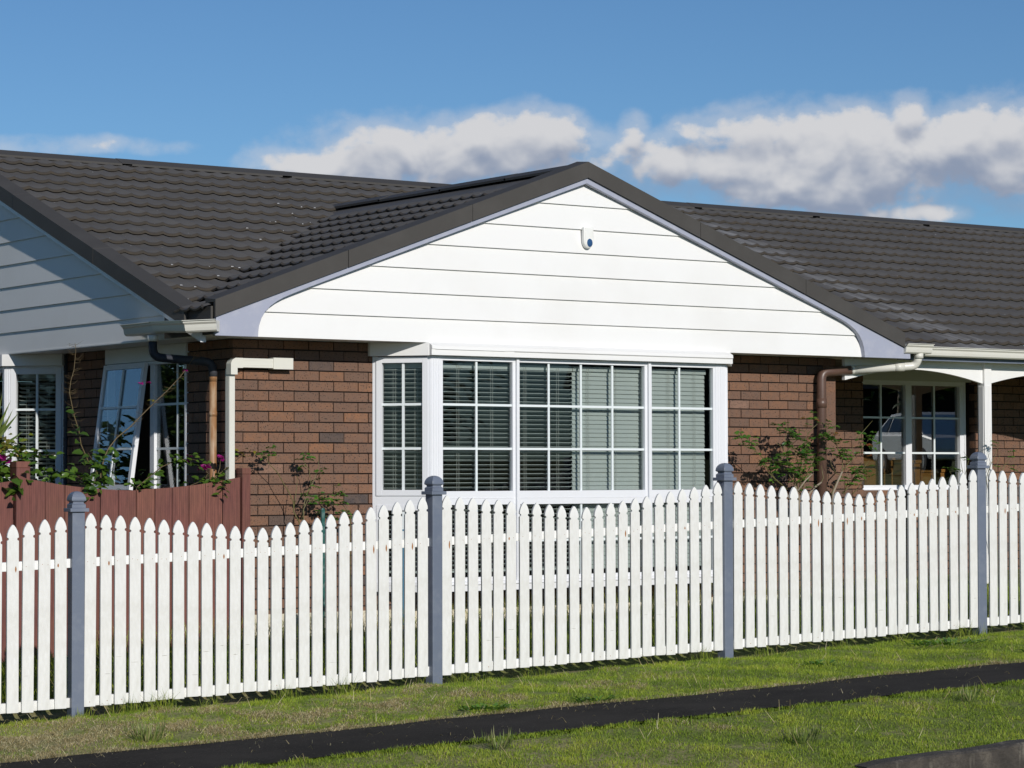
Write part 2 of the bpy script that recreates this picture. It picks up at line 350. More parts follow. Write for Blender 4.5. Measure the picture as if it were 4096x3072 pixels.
# ---- barge boards with their curved feet
def rake_bottom(dx): return 4.077 - .3648 * abs(dx)          # lower edge of the dark rake cap (front gable)
def barge(sgn):
    inner = [(0, .050), (1.2, .046), (2.2, .046), (2.7, .047)]
    lo = [(d, rake_bottom(d) - w) for d, w in inner]
    lo += [(2.85, 2.990), (2.95, 2.952), (3.03, 2.921), (3.10, 2.892), (3.165, 2.858), (3.225, 2.818), (3.275, 2.770), (3.31, 2.715), (3.332, 2.655), (3.340, 2.60), (3.342, 2.562)]
    e = 3.945 if sgn > 0 else 3.735
    lo += [(e, 2.562), (e, 2.64)]
    up = [(d, rake_bottom(d) + .03) for d in (e - .015, 2.5, 1.2, 0)]
    poly = [(CX + sgn * d, z) for d, z in lo + up]
    if sgn < 0: poly = poly[::-1]
    mb = MB(); mb.prism(poly, -.462, -.412, 'y'); return mb
for sgn in (-1, 1): barge(sgn).build('barge_board', M['lav'], front_gable, .003)
mb = MB()                                                     # left gable: a thin barge strip below its rake cap
def lrake(y): return 2.672 + .3715 * y if y <= 5 else 2.672 + .3715 * (10 - y)
for y0, y1 in ((-.30, 5.0), (10.3, 5.0)):
    poly = [(y0, lrake(y0) - .045), (y1, lrake(y1) - .045), (y1, lrake(y1) + .04), (y0, lrake(y0) + .04)]
    if y0 > y1: poly = poly[::-1]
    mb.prism(poly, -.462, -.412, 'x')
mb.build('barge_board', M['alum'], left_gable)

# ---- tiled roofs: stepped courses of wavy pressed-metal tiles
WAVE = .178
def wave(x):
    f = abs(math.sin(math.pi * x / WAVE)); return .022 * (1 - f) ** 1.25
def tiles(edge0, step, nrows, l0, l1f, zfun, vert, rise=.027, smax=99):
    """courses run along l; edge0 + k*step is the lower edge of course k along the slope coordinate s"""
    mb = MB()
    for k in range(nrows):
        s0 = edge0 + k * step; s1 = min(s0 + step * 1.04, smax); b = len(mb.v)
        l1 = l1f(s0) if callable(l1f) else l1f; n = int((l1 - l0) / WAVE * 12)
        if n < 4: continue
        ls = np.linspace(l0, l1, n + 1)
        jit = random.uniform(-.004, .004)
        for j, l in enumerate(ls):
            w = wave(l + jit); e = .004 * math.sin(l * 2.1 + k * 1.7) * .6
            mb.v.append(vert(l, s1, zfun(s1) + w * .8 - .004)); mb.v.append(vert(l, s0 + .016, zfun(s0 + .016) + rise + w + e))
            mb.v.append(vert(l, s0, zfun(s0) + rise + w - .008 + e)); mb.v.append(vert(l, s0, zfun(s0) + rise + w - .008 + e)); mb.v.append(vert(l, s0 + .005, zfun(s0) + .006 + w * .85 + e))
        for j in range(n):
            a = b + j * 5; c = a + 5
            for q0, q1, mi in ((0, 1, 0), (1, 2, 1), (3, 4, 1)):
                mb.f.append((a + q0, a + q1, c + q1, c + q0)); mb.m.append(mi); mb.sm.append(True)
    return mb
zmain = lambda y: 2.772 + .372 * y
rm = tiles(-.38, .3325, 16, -.335, 18.3, zmain, lambda l, s, z: (l, s, z), smax=4.97)
for _ in range(24):                                           # bare-metal chips on tile edges along the valley
    y = random.uniform(.1, 3.7); x = y - .37 - abs(random.gauss(.0, .42)) - .05; k = round((y + .38) / .3325); y = -.38 + k * .3325
    if x < -.3 or x > y - .40 or y > 4.8: continue
    z = zmain(y) + .027 + wave(x); s = random.uniform(.006, .030); h = random.uniform(.003, .009)
    rm.add([(x, y - .003, z - .004), (x + s, y - .003, z - .002), (x + s * .9, y + h * .6, z + .004), (x + s * .3, y + h, z + .005)], [(0, 1, 2, 3)], 2)
roof = rm.build('roof', [M['roof'], M['riser'], M['chip']], house)
zf = lambda d: 4.195 - TAN * d                                # d = distance from the front ridge
for sgn in (-1, 1):
    mbt = tiles(-(.69 + 10 * .3125), .3125, 11, -.40, lambda s: (4.165 + TAN * s - 2.772) / .372 + .12, lambda s: 4.165 + TAN * s, lambda l, s, z, g=sgn: (CX - g * s, l, z))
    # flat lead-in strip under the ridge cap
    mbt.add([(CX, -.44, 4.172), (CX + sgn * .5, -.44, 4.172 - TAN * .5), (CX + sgn * .5, 3.6, 4.172 - TAN * .5), (CX, 3.8, 4.172)], [(0, 1, 2, 3)])
    mbt.build('roof', [M['roof'], M['riser']], house)
mb = MB(); mb.add([(-.44, 5, 4.655), (18.3, 5, 4.655), (18.3, 10.4, 2.66), (-.44, 10.4, 2.66)], [(0, 1, 2, 3)]); mb.build('roof', M['roof'], house)
# valley gutter: a folded strip where the roofs meet
def ridge_cap(name, p0, p1, perp, half, drop, n, th=.022):
    p0, p1 = Vector(p0), Vector(p1); perp = Vector(perp); mb = MB()
    for i in range(n):
        a = p0.lerp(p1, i / n); b = p0.lerp(p1, (i + 1) / n + (.006 if i < n - 1 else 0)); up = Vector((0, 0, .004 * (i % 2) + random.uniform(-.002, .002)))
        a, b = a + up, b + up; vs = []
        for q in (a, b):
            for zz in (0, -th):
                vs += [q + perp * half + Vector((0, 0, -drop + zz)), q + Vector((0, 0, zz)), q - perp * half + Vector((0, 0, -drop + zz))]
        mb.add(vs, [(0, 1, 7, 6), (1, 2, 8, 7), (3, 9, 10, 4), (4, 10, 11, 5), (0, 6, 9, 3), (2, 5, 11, 8), (0, 3, 4, 1), (1, 4, 5, 2), (6, 7, 10, 9), (7, 8, 11, 10)])
    return mb.build(name, M['cap'], house)
ridge_cap('ridge_cap', (-.48, 5, 4.678), (18.3, 5, 4.678), (0, 1, 0), .155, .066, 10)
ridge_cap('ridge_cap', (CX, -.482, 4.219), (CX, 3.86, 4.219), (1, 0, 0), .14, .054, 4)
def rake_cap(mb, e0, e1, out, face, segs):
    """L-shaped flashing along a sloping edge: vertical face plus a flange lying on the tiles; e0,e1 lower-edge ends"""
    e0, e1, out = Vector(e0), Vector(e1), Vector(out)
    for i in range(segs):
        a = e0.lerp(e1, i / segs); b = e0.lerp(e1, (i + 1) / segs - .0012)
        j = out * random.uniform(0, .004); a, b = a + j, b + j
        Z = Vector((0, 0, face)); z2 = Vector((0, 0, face - .02)); inn = out * -.03; fl = out * -.17
        vs = [a, a + Z, b, b + Z, a + inn, a + inn + z2, b + inn, b + inn + z2, a + fl + Z + Vector((0, 0, .018)), b + fl + Z + Vector((0, 0, .018)), a + fl + z2, b + fl + z2]
        mb.add(vs, [(0, 2, 3, 1), (1, 3, 9, 8), (8, 9, 11, 10), (4, 5, 7, 6), (5, 10, 11, 7), (0, 4, 6, 2), (0, 1, 8, 10, 5, 4), (2, 6, 7, 11, 9, 3)])
for sgn in (-1, 1):
    mb = MB(); d1 = 3.75 if sgn < 0 else 3.86
    rake_cap(mb, (CX, -.482, rake_bottom(0)), (CX + sgn * d1, -.482, rake_bottom(d1)), (0, -1, 0), .142, 3)
    mb.build('rake_cap', M['cap'], house)
mb = MB(); rake_cap(mb, (-.482, -.06, lrake(-.06)), (-.482, 5, lrake(5)), (-1, 0, 0), .137, 3); mb.build('rake_cap', M['cap'], house)
mb = MB(); rake_cap(mb, (-.482, 10.2, lrake(10.2)), (-.482, 5, lrake(5)), (-1, 0, 0), .137, 3); mb.build('rake_cap', M['cap'], house)
# ---- soffits
mb = MB(); mb.box(-.412, 7.255, -.41, -.0, 2.572, 2.585); mb.box(-.41, -.0, .0, 10, 2.572, 2.585); mb.box(6.70, 18.2, .0, 1.4, 2.572, 2.585); mb.box(7.255, 18.2, -.275, .0, 2.572, 2.585)
mb.build('soffit', M['white'], house)
mb = MB(); mb.box(7.27, 18.2, -.292, -.272, 2.56, 2.70); mb.build('fascia', M['post'], house)

mb = MB(); mb.box(-.445, -.425, -.44, .36, 2.572, 2.80); mb.build('eave_board', M['cap'], house)
# ---- gutters
GP = [(0, .09), (.012, .092), (.014, .075), (.030, .06), (.034, .035), (.040, .012), (.055, 0), (.12, 0), (.12, .085), (.114, .085), (.114, .006), (.056, .006), (.046, .016), (.04, .038), (.036, .064), (.018, .08), (.016, .088), (0, .095)]
def gutter(pts, zs, inward, name='gutter'):
    mb = MB(); n = len(GP); rings = []
    for i, p in enumerate(pts):
        p = Vector(p); d0 = (Vector(pts[i]) - Vector(pts[i - 1])).normalized() if i else (Vector(pts[1]) - Vector(pts[0])).normalized()
        d1 = (Vector(pts[i + 1]) - p).normalized() if i < len(pts) - 1 else d0
        nn = (Vector((-d0.y, d0.x)) + Vector((-d1.y, d1.x))); nn = nn.normalized() * (1 / max(.4, nn.normalized().dot(Vector((-d0.y, d0.x))))) * inward
        rings.append([(p.x + nn.x * q[0], p.y + nn.y * q[0], zs[i] + q[1] - .09) for q in GP])
    vs = [q for r in rings for q in r]
    fs = [(i * n + j, i * n + (j + 1) % n, (i + 1) * n + (j + 1) % n, (i + 1) * n + j) for i in range(len(pts) - 1) for j in range(n)]
    mb.add(vs, fs)
    out = GP[:8] + [GP[8]]
    for r in (rings[0], rings[-1]): mb.add(r[:9], [tuple(range(9))])
    return mb.build(name, M['cream'], house)
gutter([(-.572, .92), (-.572, .36)], [2.705, 2.705], 1)
gutter([(-.585, .372), (-.665, -.36), (-.470, -.56)], [2.709, 2.676, 2.684], 1)
gutter([(7.175, -.53), (7.53, -.53)], [2.705, 2.705], 1)
gutter([(7.47, -.415), (18.3, -.415)], [2.689, 2.689], 1)
for q in ((7.40, -.44, 2.60), (-.52, .42, 2.58)):
    mb = MB(); mb.tube([(q[0], q[1], q[2] + .02), (q[0], q[1], q[2] - .03)], .046, 12); mb.build('gutter_outlet', M['cream'], house)

# ---- downpipes
def bendpath(pts, r=.06, k=5):
    out = [Vector(pts[0])]
    for a, b, c in zip(pts, pts[1:], pts[2:]):
        a, b, c = Vector(a), Vector(b), Vector(c); p = b + (a - b).normalized() * r; q = b + (c - b).normalized() * r
        for i in range(k + 1): t = i / k; out.append(p * (1 - t) ** 2 + b * 2 * t * (1 - t) + q * t * t)
    return out + [Vector(pts[-1])]
dp = MB()
dp.tube(bendpath([(6.44, -.085, .2), (6.44, -.085, 2.425), (6.775, -.14, 2.452)], .07), .046, 14)
dp.tube([(6.44, -.085, 2.08), (6.44, -.085, 2.17)], .050, 14)
dpo = dp.build('downpipe', M['brownpipe'], house); tag(dpo, 'dark brown painted downpipe')
dp = MB(); dp.tube(bendpath([(6.765, -.138, 2.451), (7.40, -.40, 2.497), (7.40, -.44, 2.60)], .06), .041, 14); dp.tube([(6.755, -.137, 2.451), (6.80, -.150, 2.4545)], .044, 14)
dp.tube([(7.19, -.312, 2.482), (7.28, -.35, 2.488)], .045, 14); dp.build('pipe_arm', M['cream'], dpo)
dp = MB()
dp.box(-.058, -.006, -.048, .022, .2, 2.32)
for q in (-.03, -.008): dp.box(-.0595, -.0575, q, q + .006, .2, 2.28)
for q in (-.045, -.022): dp.box(q, q + .006, -.0495, -.0475, .2, 2.28)
dp.prism([(-.064, 2.27), (-.002, 2.27), (-.002, 2.325), (.05, 2.325), (.05, 2.408), (-.02, 2.408), (-.05, 2.39), (-.064, 2.36)], -.0865, -.004, 'y')
dp.box(.05, .345, -.082, -.004, 2.330, 2.407); dp.box(.335, .525, -.090, -.003, 2.322, 2.417)
for z in (2.349, 2.388): dp.box(.05, .335, -.0835, -.08, z, z + .003)
tag(dp.build('downpipe', M['cream'], house, .006), 'cream rectangular downpipe round the brick corner')
dp = MB(); dp.tube(bendpath([(-.52, .42, 2.58), (-.52, .42, 2.42), (-.075, .20, 2.38), (-.075, .20, 2.26)], .075, 7), .036, 14); o = dp.build('downpipe', M['darkpipe'], house); tag(o, 'blue grey bent pipe under the left gutter')
dp = MB(); dp.tube([(-.075, .20, .2), (-.075, .20, 2.29)], .031, 14); dp.tube([(-.075, .20, 2.22), (-.075, .20, 2.30)], .034, 14); dp.tube([(-.075, .20, 1.93), (-.075, .20, 1.97)], .034, 14)
tag(dp.build('downpipe', M['orangepipe'], house), 'faded orange brown pipe with peeling paint')
dp = MB(); dp.tube([(-.03, 3.12, .2), (-.03, 3.12, 2.56)], .016, 10); dp.tube([(-.03, 3.12, 1.76), (-.03, 3.12, 1.79)], .02, 10); dp.build('conduit', M['darkpipe'], house)

# ---- porch beam with arched brackets, post
mb = MB()
def archpoly(x0, x1):
    xm, w = (x0 + x1) / 2, (x1 - x0) / 2; pts = []
    for i in range(25):
        t = -1 + i / 12; pts.append((xm + t * w, 2.355 + .122 * (1 - abs(t) ** 1.8)))
    return pts + [(x1, 2.568), (x0, 2.568)]
for x0, x1 in ((6.71, 8.60), (8.70, 10.62), (10.72, 12.6), (12.7, 14.6), (14.7, 16.6)): mb.prism(archpoly(x0, x1), -.125, -.085, 'y')
mb.build('porch_beam', M['white'], house)
for x in (8.65, 10.67, 12.65):
    mb = MB(); mb.box(x - .05, x + .05, -.155, -.055, .0, 2.568)
    po = mb.build('porch_post', M['white'], house, .004); mb = MB()
    for i in range(4):
        q = -.135 + i * .017; mb.box(x - .0545, x - .0495, q, q + .010, .1, 2.33); q = x - .036 + i * .019; mb.box(q, q + .010, -.1595, -.1545, .1, 2.33)
    mb.build('fluting', M['white'], po)
mb = MB(); mb.box(8.285, 9.955, 1.36, 1.40, 2.437, 2.565); mb.build('window_head', M['trim'], house)

# ---- windows
def frame_rect(mb, P, u, n, u0, u1, z0, z1, w, n0, n1, wt=None):
    wt = wt or w
    mb.fbox(P, u, n, u0, u0 + w, z0, z1, n0, n1); mb.fbox(P, u, n, u1 - w, u1, z0, z1, n0, n1)
    mb.fbox(P, u, n, u0 + w, u1 - w, z1 - wt, z1, n0, n1 - .0015); mb.fbox(P, u, n, u0 + w, u1 - w, z0, z0 + wt, n0, n1 - .0015)
def pane(parent, P, u, n, u0, u1, z0, z1, d=-.03, mat='glass'):
    mb = MB(); mb.fbox(P, u, n, u0, u1, z0, z1, d - .004, d); return mb.build('pane', M[mat], parent)
def bars(parent, P, u, n, vert, horiz, u0, u1, z0, z1, n0=-.028, n1=-.016):
    mb = MB()
    for a in vert: mb.fbox(P, u, n, a - .010, a + .010, z0, z1, n0, n1)
    for z in horiz: mb.fbox(P, u, n, u0, u1, z - .010, z + .010, n0, n1 + .0012)
    return mb.build('glazing_bars', M['bar'], parent)
ZH = (2.043, 1.665); ZL = (.865,)

BP, BU, BN = (0, -.40), XU, YN                               # main bay, front face
wf = MB()
for a, b in ((1.798, 2.579), (2.607, 4.042), (4.072, 4.844)):
    wf.fbox(BP, BU, BN, a, b, 2.42, 2.455, -.05, 0); wf.fbox(BP, BU, BN, a, b, 1.182, 1.30, -.05, 0); wf.fbox(BP, BU, BN, a, b, .525, .56, -.05, 0)
    wf.fbox(BP, BU, BN, a, a + .024, .56, 1.182, -.05, -.001); wf.fbox(BP, BU, BN, b - .03, b, .56, 1.182, -.05, -.001)
    wf.fbox(BP, BU, BN, a, a + .022 if a != 2.607 else a + .004, 1.30, 2.42, -.05, -.001); wf.fbox(BP, BU, BN, b - .03, b, 1.30, 2.42, -.05, -.001)
    wf.fbox(BP, BU, BN, a + .02, b - .02, 1.236, 1.240, 0, .003)
for a in (2.579, 4.042): wf.fbox(BP, BU, BN, a, a + .029, .525, 2.455, -.05, .022)
wf.prism([(1.70, -.402), (1.798, -.402), (1.798, -.35), (1.735, -.35), (1.675, -.372)], .525, 2.455, 'z'); wf.prism([(4.844, -.402), (4.955, -.402), (4.98, -.372), (4.91, -.35), (4.844, -.35)], .525, 2.455, 'z')
for q in (1.72, 1.745, 1.77, 4.87, 4.90): wf.fbox(BP, BU, BN, q, q + .006, .525, 2.455, 0, .006)
SL = Vector((.34, -.40)).normalized(); side = []
for P, u in (((1.36, 0), (SL.x, SL.y)), ((5.31, 0), (-SL.x, SL.y))):
    n = (u[1], -u[0]) if u[0] > 0 else (-u[1], u[0]); side.append((P, u, n))
    wf.fbox(P, u, n, .0, .036, .525, 2.455, -.05, 0); wf.fbox(P, u, n, .498, .520, .525, 2.455, -.05, .004)
    frame_rect(wf, P, u, n, .036, .498, 1.262, 2.448, .050, -.045, .012); wf.fbox(P, u, n, .036, .498, 1.182, 1.262, -.05, 0)
    frame_rect(wf, P, u, n, .036, .498, .525, 1.182, .045, -.045, .006)
sillp = [(1.335, -.0), (1.655, -.445), (4.99, -.445), (5.335, -.0)]
wf.prism(sillp, .444, .525, 'z'); wf.prism([(x, y - .012 if y < -.1 else y) for x, y in sillp], .498, .507, 'z')
bay = wf.build('bay_window', M['alum'], house, .0025)
for a, b in ((1.81, 2.56), (2.60, 4.02), (4.085, 4.825)):
    pane(bay, BP, BU, BN, a, b, 1.29, 2.43); pane(bay, BP, BU, BN, a, b, .55, 1.19)
for vs, a, b in (((2.1785,), 1.82, 2.55), ((2.9505, 3.3045, 3.656), 2.607, 4.013), ((4.4275,), 4.094, 4.815)):
    bars(bay, BP, BU, BN, vs, ZH, a, b, 1.30, 2.42); bars(bay, BP, BU, BN, vs, ZL, a, b, .56, 1.182)
for P, u, n in side:
    pane(bay, P, u, n, .075, .46, 1.30, 2.41); pane(bay, P, u, n, .075, .46, .56, 1.15); bars(bay, P, u, n, (.271,), ZH, .086, .448, 1.312, 2.398, -.028, -.010)
    bars(bay, P, u, n, (.271,), ZL, .08, .455, .57, 1.137)
# hood over the bay (sealed against the gable board)
hd = MB()
hd.prism([(1.315, .0), (1.315, -.03), (1.655, -.43), (1.70, -.43), (1.70, -.01), (1.5, .0)], 2.457, 2.5695, 'z')
hd.prism([(5.34, .0), (5.16, .0), (4.95, -.01), (4.95, -.43), (5.00, -.43), (5.355, -.03)], 2.457, 2.5695, 'z')
hd.prism([(-.410, 2.573), (-.472, 2.540), (-.476, 2.512), (-.468, 2.508), (-.468, 2.460), (-.36, 2.457), (-.36, 2.566), (-.410, 2.566)], 1.66, 4.995, 'x')
hd.prism([(-.4775, 2.509), (-.4775, 2.512), (-.46, 2.512), (-.46, 2.509)], 1.70, 2.42, 'x'); hd.prism([(-.4735, 2.505), (-.4775, 2.5085), (-.46, 2.5085), (-.46, 2.505)], 2.52, 4.99, 'x')
hd.build('bay_hood', [M['white'], M['dirtline']], house)

# window under the porch
WP, WU, WN = (0, 1.39), XU, YN
w3 = MB(); frame_rect(w3, WP, WU, WN, 8.294, 9.882, 1.272, 2.437, .022, -.05, .012, .046)
w3.fbox(WP, WU, WN, 8.985, 9.073, 1.318, 2.391, -.05, .006); w3.fbox(WP, WU, WN, 8.29, 9.89, 1.255, 1.276, -.05, .035); w3.fbox(WP, WU, WN, 9.80, 9.86, 1.318, 2.391, -.05, .004)
w3 = w3.build('window', M['alum'], house, .0025)
pane(w3, WP, WU, WN, 8.31, 8.99, 1.31, 2.40, -.03, 'glassdark'); pane(w3, WP, WU, WN, 9.065, 9.81, 1.31, 2.40, -.034, 'glassdark')
bars(w3, WP, WU, WN, (8.6425,), (2.040, 1.662), 8.316, 8.985, 1.318, 2.391); bars(w3, WP, WU, WN, (9.433,), (2.040, 1.662), 9.073, 9.80, 1.318, 2.391)

# window in the left end wall with one sash pushed open
KP, KU, KN = (0, 0), YU, XN
w2 = MB(); frame_rect(w2, KP, KU, KN, .80, 2.31, .88, 2.435, .03, -.06, .01); w2.fbox(KP, KU, KN, 1.39, 1.47, .91, 2.405, -.06, .008)
w2.fbox(KP, KU, KN, .79, 2.33, 2.437, 2.570, -.06, .02); w2.fbox(KP, KU, KN, .79, 2.33, .85, .885, -.06, .03)
w2 = w2.build('window', M['alum'], house, .0025)
pane(w2, KP, KU, KN, .82, 1.40, .90, 2.41, -.02, 'glassdark'); bars(w2, KP, KU, KN, (1.01,), (2.055, 1.672, 1.29), .83, 1.39, .91, 2.405)
sash = MB(); frame_rect(sash, (0, 0), YU, XN, 0, .80, -1.12, 0, .044, -.025, .012)
so = sash.build('sash', M['alum'], house); so.location = (-.04, 1.487, 2.425); so.rotation_euler = (0, R(7.6), 0)
so.parent = w2
pane(so, (0, 0), YU, XN, .045, .755, -1.075, -.045, 0, 'glassdark'); bars(so, (0, 0), YU, XN, (.40,), (-.39, -.76), .05, .75, -1.07, -.05, .004, .014)

# bay in the left end wall
lb = MB(); LP, LU, LN = (-.40, 0), YU, XN
LS = Vector((-.40, .40)).normalized()
P, u = (0, 3.23), (LS.x, LS.y); n = (-abs(LS.y), -abs(LS.x))
lb.fbox(P, u, n, 0, .565, 2.44, 2.50, -.05, .0); frame_rect(lb, P, u, n, .02, .52, 1.272, 2.44, .055, -.045, .012); lb.fbox(P, u, n, .52, .58, .525, 2.455, -.05, .006)
lb.fbox(P, u, n, .0, .02, .525, 2.44, -.05, 0); frame_rect(lb, P, u, n, .02, .52, .525, 1.272, .05, -.045, .006)
for q in (.53, .552): lb.fbox(P, u, n, q, q + .006, .525, 2.455, .006, .012)
frame_rect(lb, LP, LU, LN, 3.66, 6.3, .525, 2.455, .05, -.05, 0); lb.prism([(.03, 3.20), (-.43, 3.64), (-.43, 6.33), (.03, 6.77)], .444, .525, 'z')
lb.fbox((0, 6.75), (-.7071, -.7071), (-.7071, .7071), 0, .565, .525, 2.455, -.05, 0)
lbay = lb.build('bay_window', M['alum'], house, .0025)
pane(lbay, P, u, n, .07, .47, 1.32, 2.39); bars(lbay, P, u, n, (.265,), (2.055, 1.672), .075, .465, 1.327, 2.385, -.028, -.010); pane(lbay, P, u, n, .06, .48, .56, 1.23)
pane(lbay, LP, LU, LN, 3.70, 6.26, .57, 2.41)
sl = MB(); frame_rect(sl, (0, 0), YU, XN, 0, .8, -1.12, 0, .05, -.025, .02); so2 = sl.build('sash', M['alum'], lbay); so2.location = (-.44, 3.72, 2.44); so2.rotation_euler = (0, R(7), 0)
hd = MB(); hd.prism([(.0, 3.19), (-.05, 3.17), (-.455, 3.60), (-.455, 6.40), (-.05, 6.81), (.0, 6.79)], 2.462, 2.570, 'z'); hd.build('bay_hood', M['white'], house)
# ------------------------------------------------------------------ siren, blinds, cabinets
siren = thing('alarm_siren', 'white alarm siren with round blue lens high on the white front gable', 'alarm siren', (3.345, -.41, 3.55))
def rounded(w, top, bot, k=14):
    pts = [(-w, top)] ; r = w
    for i in range(k + 1):
        a = math.pi + math.pi * i / k; pts.append((r * math.cos(a), bot + r * 1.25 + r * 1.25 * math.sin(a)))
    return pts + [(w, top)]
siren.scale = (.9, .9, .93); mb = MB(); mb.prism(rounded(.060, .098, -.108), -.052, .0, 'y'); o = mb.build('housing', M['sirenw'], siren, .012)
mb = MB(); mb.prism(rounded(.046, .090, -.098), -.058, -.048, 'y'); mb.build('front_cover', M['sirenw'], o, .004)
mb = MB()
for i in range(7):
    a0, a1 = i / 7 * math.pi / 2, (i + 1) / 7 * math.pi / 2
    for j in range(20):
        t0, t1 = j / 20 * 2 * math.pi, (j + 1) / 20 * 2 * math.pi
        P_ = lambda a, t: (.034 * math.cos(a) * math.cos(t) + .004, -.0585 - .007 * math.sin(a), -.055 + .040 * math.cos(a) * math.sin(t))
        mb.add([P_(a0, t0), P_(a0, t1), P_(a1, t1), P_(a1, t0)], [(0, 1, 2, 3)], 0, True)
mb.build('lens', M['sirenb'], siren)

def blind(label, P, u, n, u0, u1, z0, z1, tilt, cords=3, pitch=.0392, depth=.051, stack=None):
    """tilt: degrees, positive = front edge up"""
    root = thing('venetian_blind', label, 'blind', (P[0] + u[0] * (u0 + u1) / 2 - n[0] * .11, P[1] + u[1] * (u0 + u1) / 2 - n[1] * .11, z0), group='white blinds behind the windows')
    iv = Vector((-root.location.x, -root.location.y, -root.location.z))
    def part(name, mb, m):
        o = mb.build(name, m, root); o.matrix_parent_inverse = Matrix.Translation(iv); return o
    mb = MB(); mb.fbox(P, u, n, u0, u1, z1 - .03, z1 + .012, -.14, -.09); part('headrail', mb, M['blind'])
    mb = MB(); mb.fbox(P, u, n, u0, u1, z0, z0 + .018, -.135, -.09); part('bottom_rail', mb, M['blind'])
    mb = MB(); z = z1 - .045
    while z > z0 + .02:
        t = R(tilt + random.uniform(-2.5, 2.5)); c, s = math.cos(t), math.sin(t); dz = random.uniform(-.0012, .0012)
        vs = []
        for uu in (u0 + .004, u1 - .004):
            for q in (-.5, 0, .5):
                for th in (-.0019, .0019):
                    crown = .003 * (1 - 4 * q * q); a = q * depth
                    nn = -.113 + a * c - (crown + th) * s * 1; zz = z + dz + a * s + (crown + th) * c
                    vs.append((P[0] + u[0] * uu + n[0] * nn, P[1] + u[1] * uu + n[1] * nn, zz))
        mb.add(vs, [(0, 2, 8, 6), (2, 4, 10, 8), (1, 7, 9, 3), (3, 9, 11, 5), (0, 6, 7, 1), (4, 5, 11, 10), (0, 1, 3, 2), (2, 3, 5, 4), (6, 8, 9, 7), (8, 10, 11, 9)])
        z -= pitch
    part('slats', mb, M['blind'])
    mb = MB()
    for i in range(cords):
        uu = u0 + (u1 - u0) * ((i + .5) / cords) if cords > 1 else (u0 + u1) / 2
        for q in (0, .022): mb.fbox(P, u, n, uu + q, uu + q + .0025, z0, z1, -.0875, -.085)
    part('cords', mb, M['cord']); return root
blind('open white blind across the dark left half of the big front window', BP, BU, BN, 1.84, 3.262, .60, 2.39, 17, 4)
blind('closed white blind filling the right half of the big front window', BP, BU, BN, 3.268, 4.80, .60, 2.39, -68, 5)
P, u, n = side[0]; blind('narrow open blind in the angled left pane of the front bay', P, u, n, .06, .45, .60, 2.385, 15, 2)
P, u, n = side[1]; blind('narrow closed blind in the angled right pane of the front bay', P, u, n, .06, .45, .60, 2.385, -66, 2)
blind('open blind in the shaded bay window at the far left', (0, 3.23), (LS.x, LS.y), (-.7071, -.7071), .07, .47, 1.30, 2.38, 14, 2)
def boxcab(name, label, x0, x1, y0, y1, z1, arch):
    root = thing(name, label, 'cabinet', ((x0 + x1) / 2, (y0 + y1) / 2, .30)); w, d = x1 - x0, y1 - y0; h = z1 - .30
    mb = MB(); k = 10
    top = [(-w / 2 + w * i / k, h - .05 + arch * (1 - (2 * i / k - 1) ** 2)) for i in range(k + 1)]
    mb.prism([(w / 2, 0), (-w / 2, 0)][::-1] + top[::-1], -d / 2, d / 2, 'y'); mb.build('carcass', M['cabinet'], root, .004)
    mb = MB(); mb.prism([(q[0] * 1.06, q[1] + .004) for q in top] + [(q[0] * 1.06, q[1] + .04) for q in top[::-1]], -d / 2 - .015, d / 2 + .01, 'y'); mb.build('cornice', M['cabinet'], root, .004)
    mb = MB(); mb.box(-w * .10, -w * .07, -d / 2 - .004, -d / 2 + .01, .05, h - .08); mb.build('door_gap', M['cabinetdark'], root)
    mb = MB(); mb.box(-w * .48, -w * .13, -d / 2 - .012, -d / 2, .06, h - .14); mb.box(-w * .04, w * .46, -d / 2 - .012, -d / 2, .06, h - .14); mb.build('door', M['cabinet'], root, .006)
boxcab('wooden_cabinet', 'honey brown wooden cabinet with arched top, tallest behind the porch window', 8.42, 9.17, 1.78, 2.15, 1.63, .05)
boxcab('wooden_cabinet', 'narrow honey brown cabinet between the two others behind the porch window', 9.34, 9.60, 1.80, 2.15, 1.60, .0)
boxcab('wooden_cabinet', 'low honey brown chest behind the right pane of the porch window', 9.66, 10.05, 1.85, 2.2, 1.50, .0)

# ------------------------------------------------------------------ picket fence (local x along the fence, y into the garden)
FD = (.99673, -.08075); FN = (.08075, .99673); FO = (-2.654, -2.607)
FENCE_RZ = math.atan2(FD[1], FD[0])
def fw(t, d): return (FO[0] + FD[0] * t - FN[0] * d, FO[1] + FD[1] * t - FN[1] * d)     # d: metres in front of the fence
def tozd(x, y): rx, ry = x - FO[0], y - FO[1]; return rx * FD[0] + ry * FD[1], -(rx * FN[0] + ry * FN[1])
fence = thing('picket_fence', 'white picket fence with scalloped tops and slate blue posts along the verge', 'fence', (FO[0], FO[1], 0), FENCE_RZ)
SL_ = .036
posts = [0.006, 2.782, 5.400, 8.010]
def vtop(t, a, b, lo):
    m = (a + b) / 2; return lo + (1.186 - lo) * (abs(t - m) / ((b - a) / 2)) ** 1.02 + SL_ * t
panels = [(-1.36, -.114, 12, -2.6, 0.006, 1.03), (.102, 2.674, 25, .09, 2.69, 1.022), (2.876, 5.312, 23, 2.865, 5.322, 1.045), (5.510, 7.932, 23, 5.50, 7.94, 1.034), (8.144, 9.28, 11, 8.10, 10.62, 1.04)]
HEAD = [(-.041, -.086), (-.0385, -.064), (-.031, -.041), (-.020, -.020), (-.009, -.006), (0, 0), (.009, -.006), (.020, -.020), (.031, -.041), (.0385, -.064), (.041, -.086), (.032, -.090), (.029, -.097), (.032, -.104), (.041, -.108)]
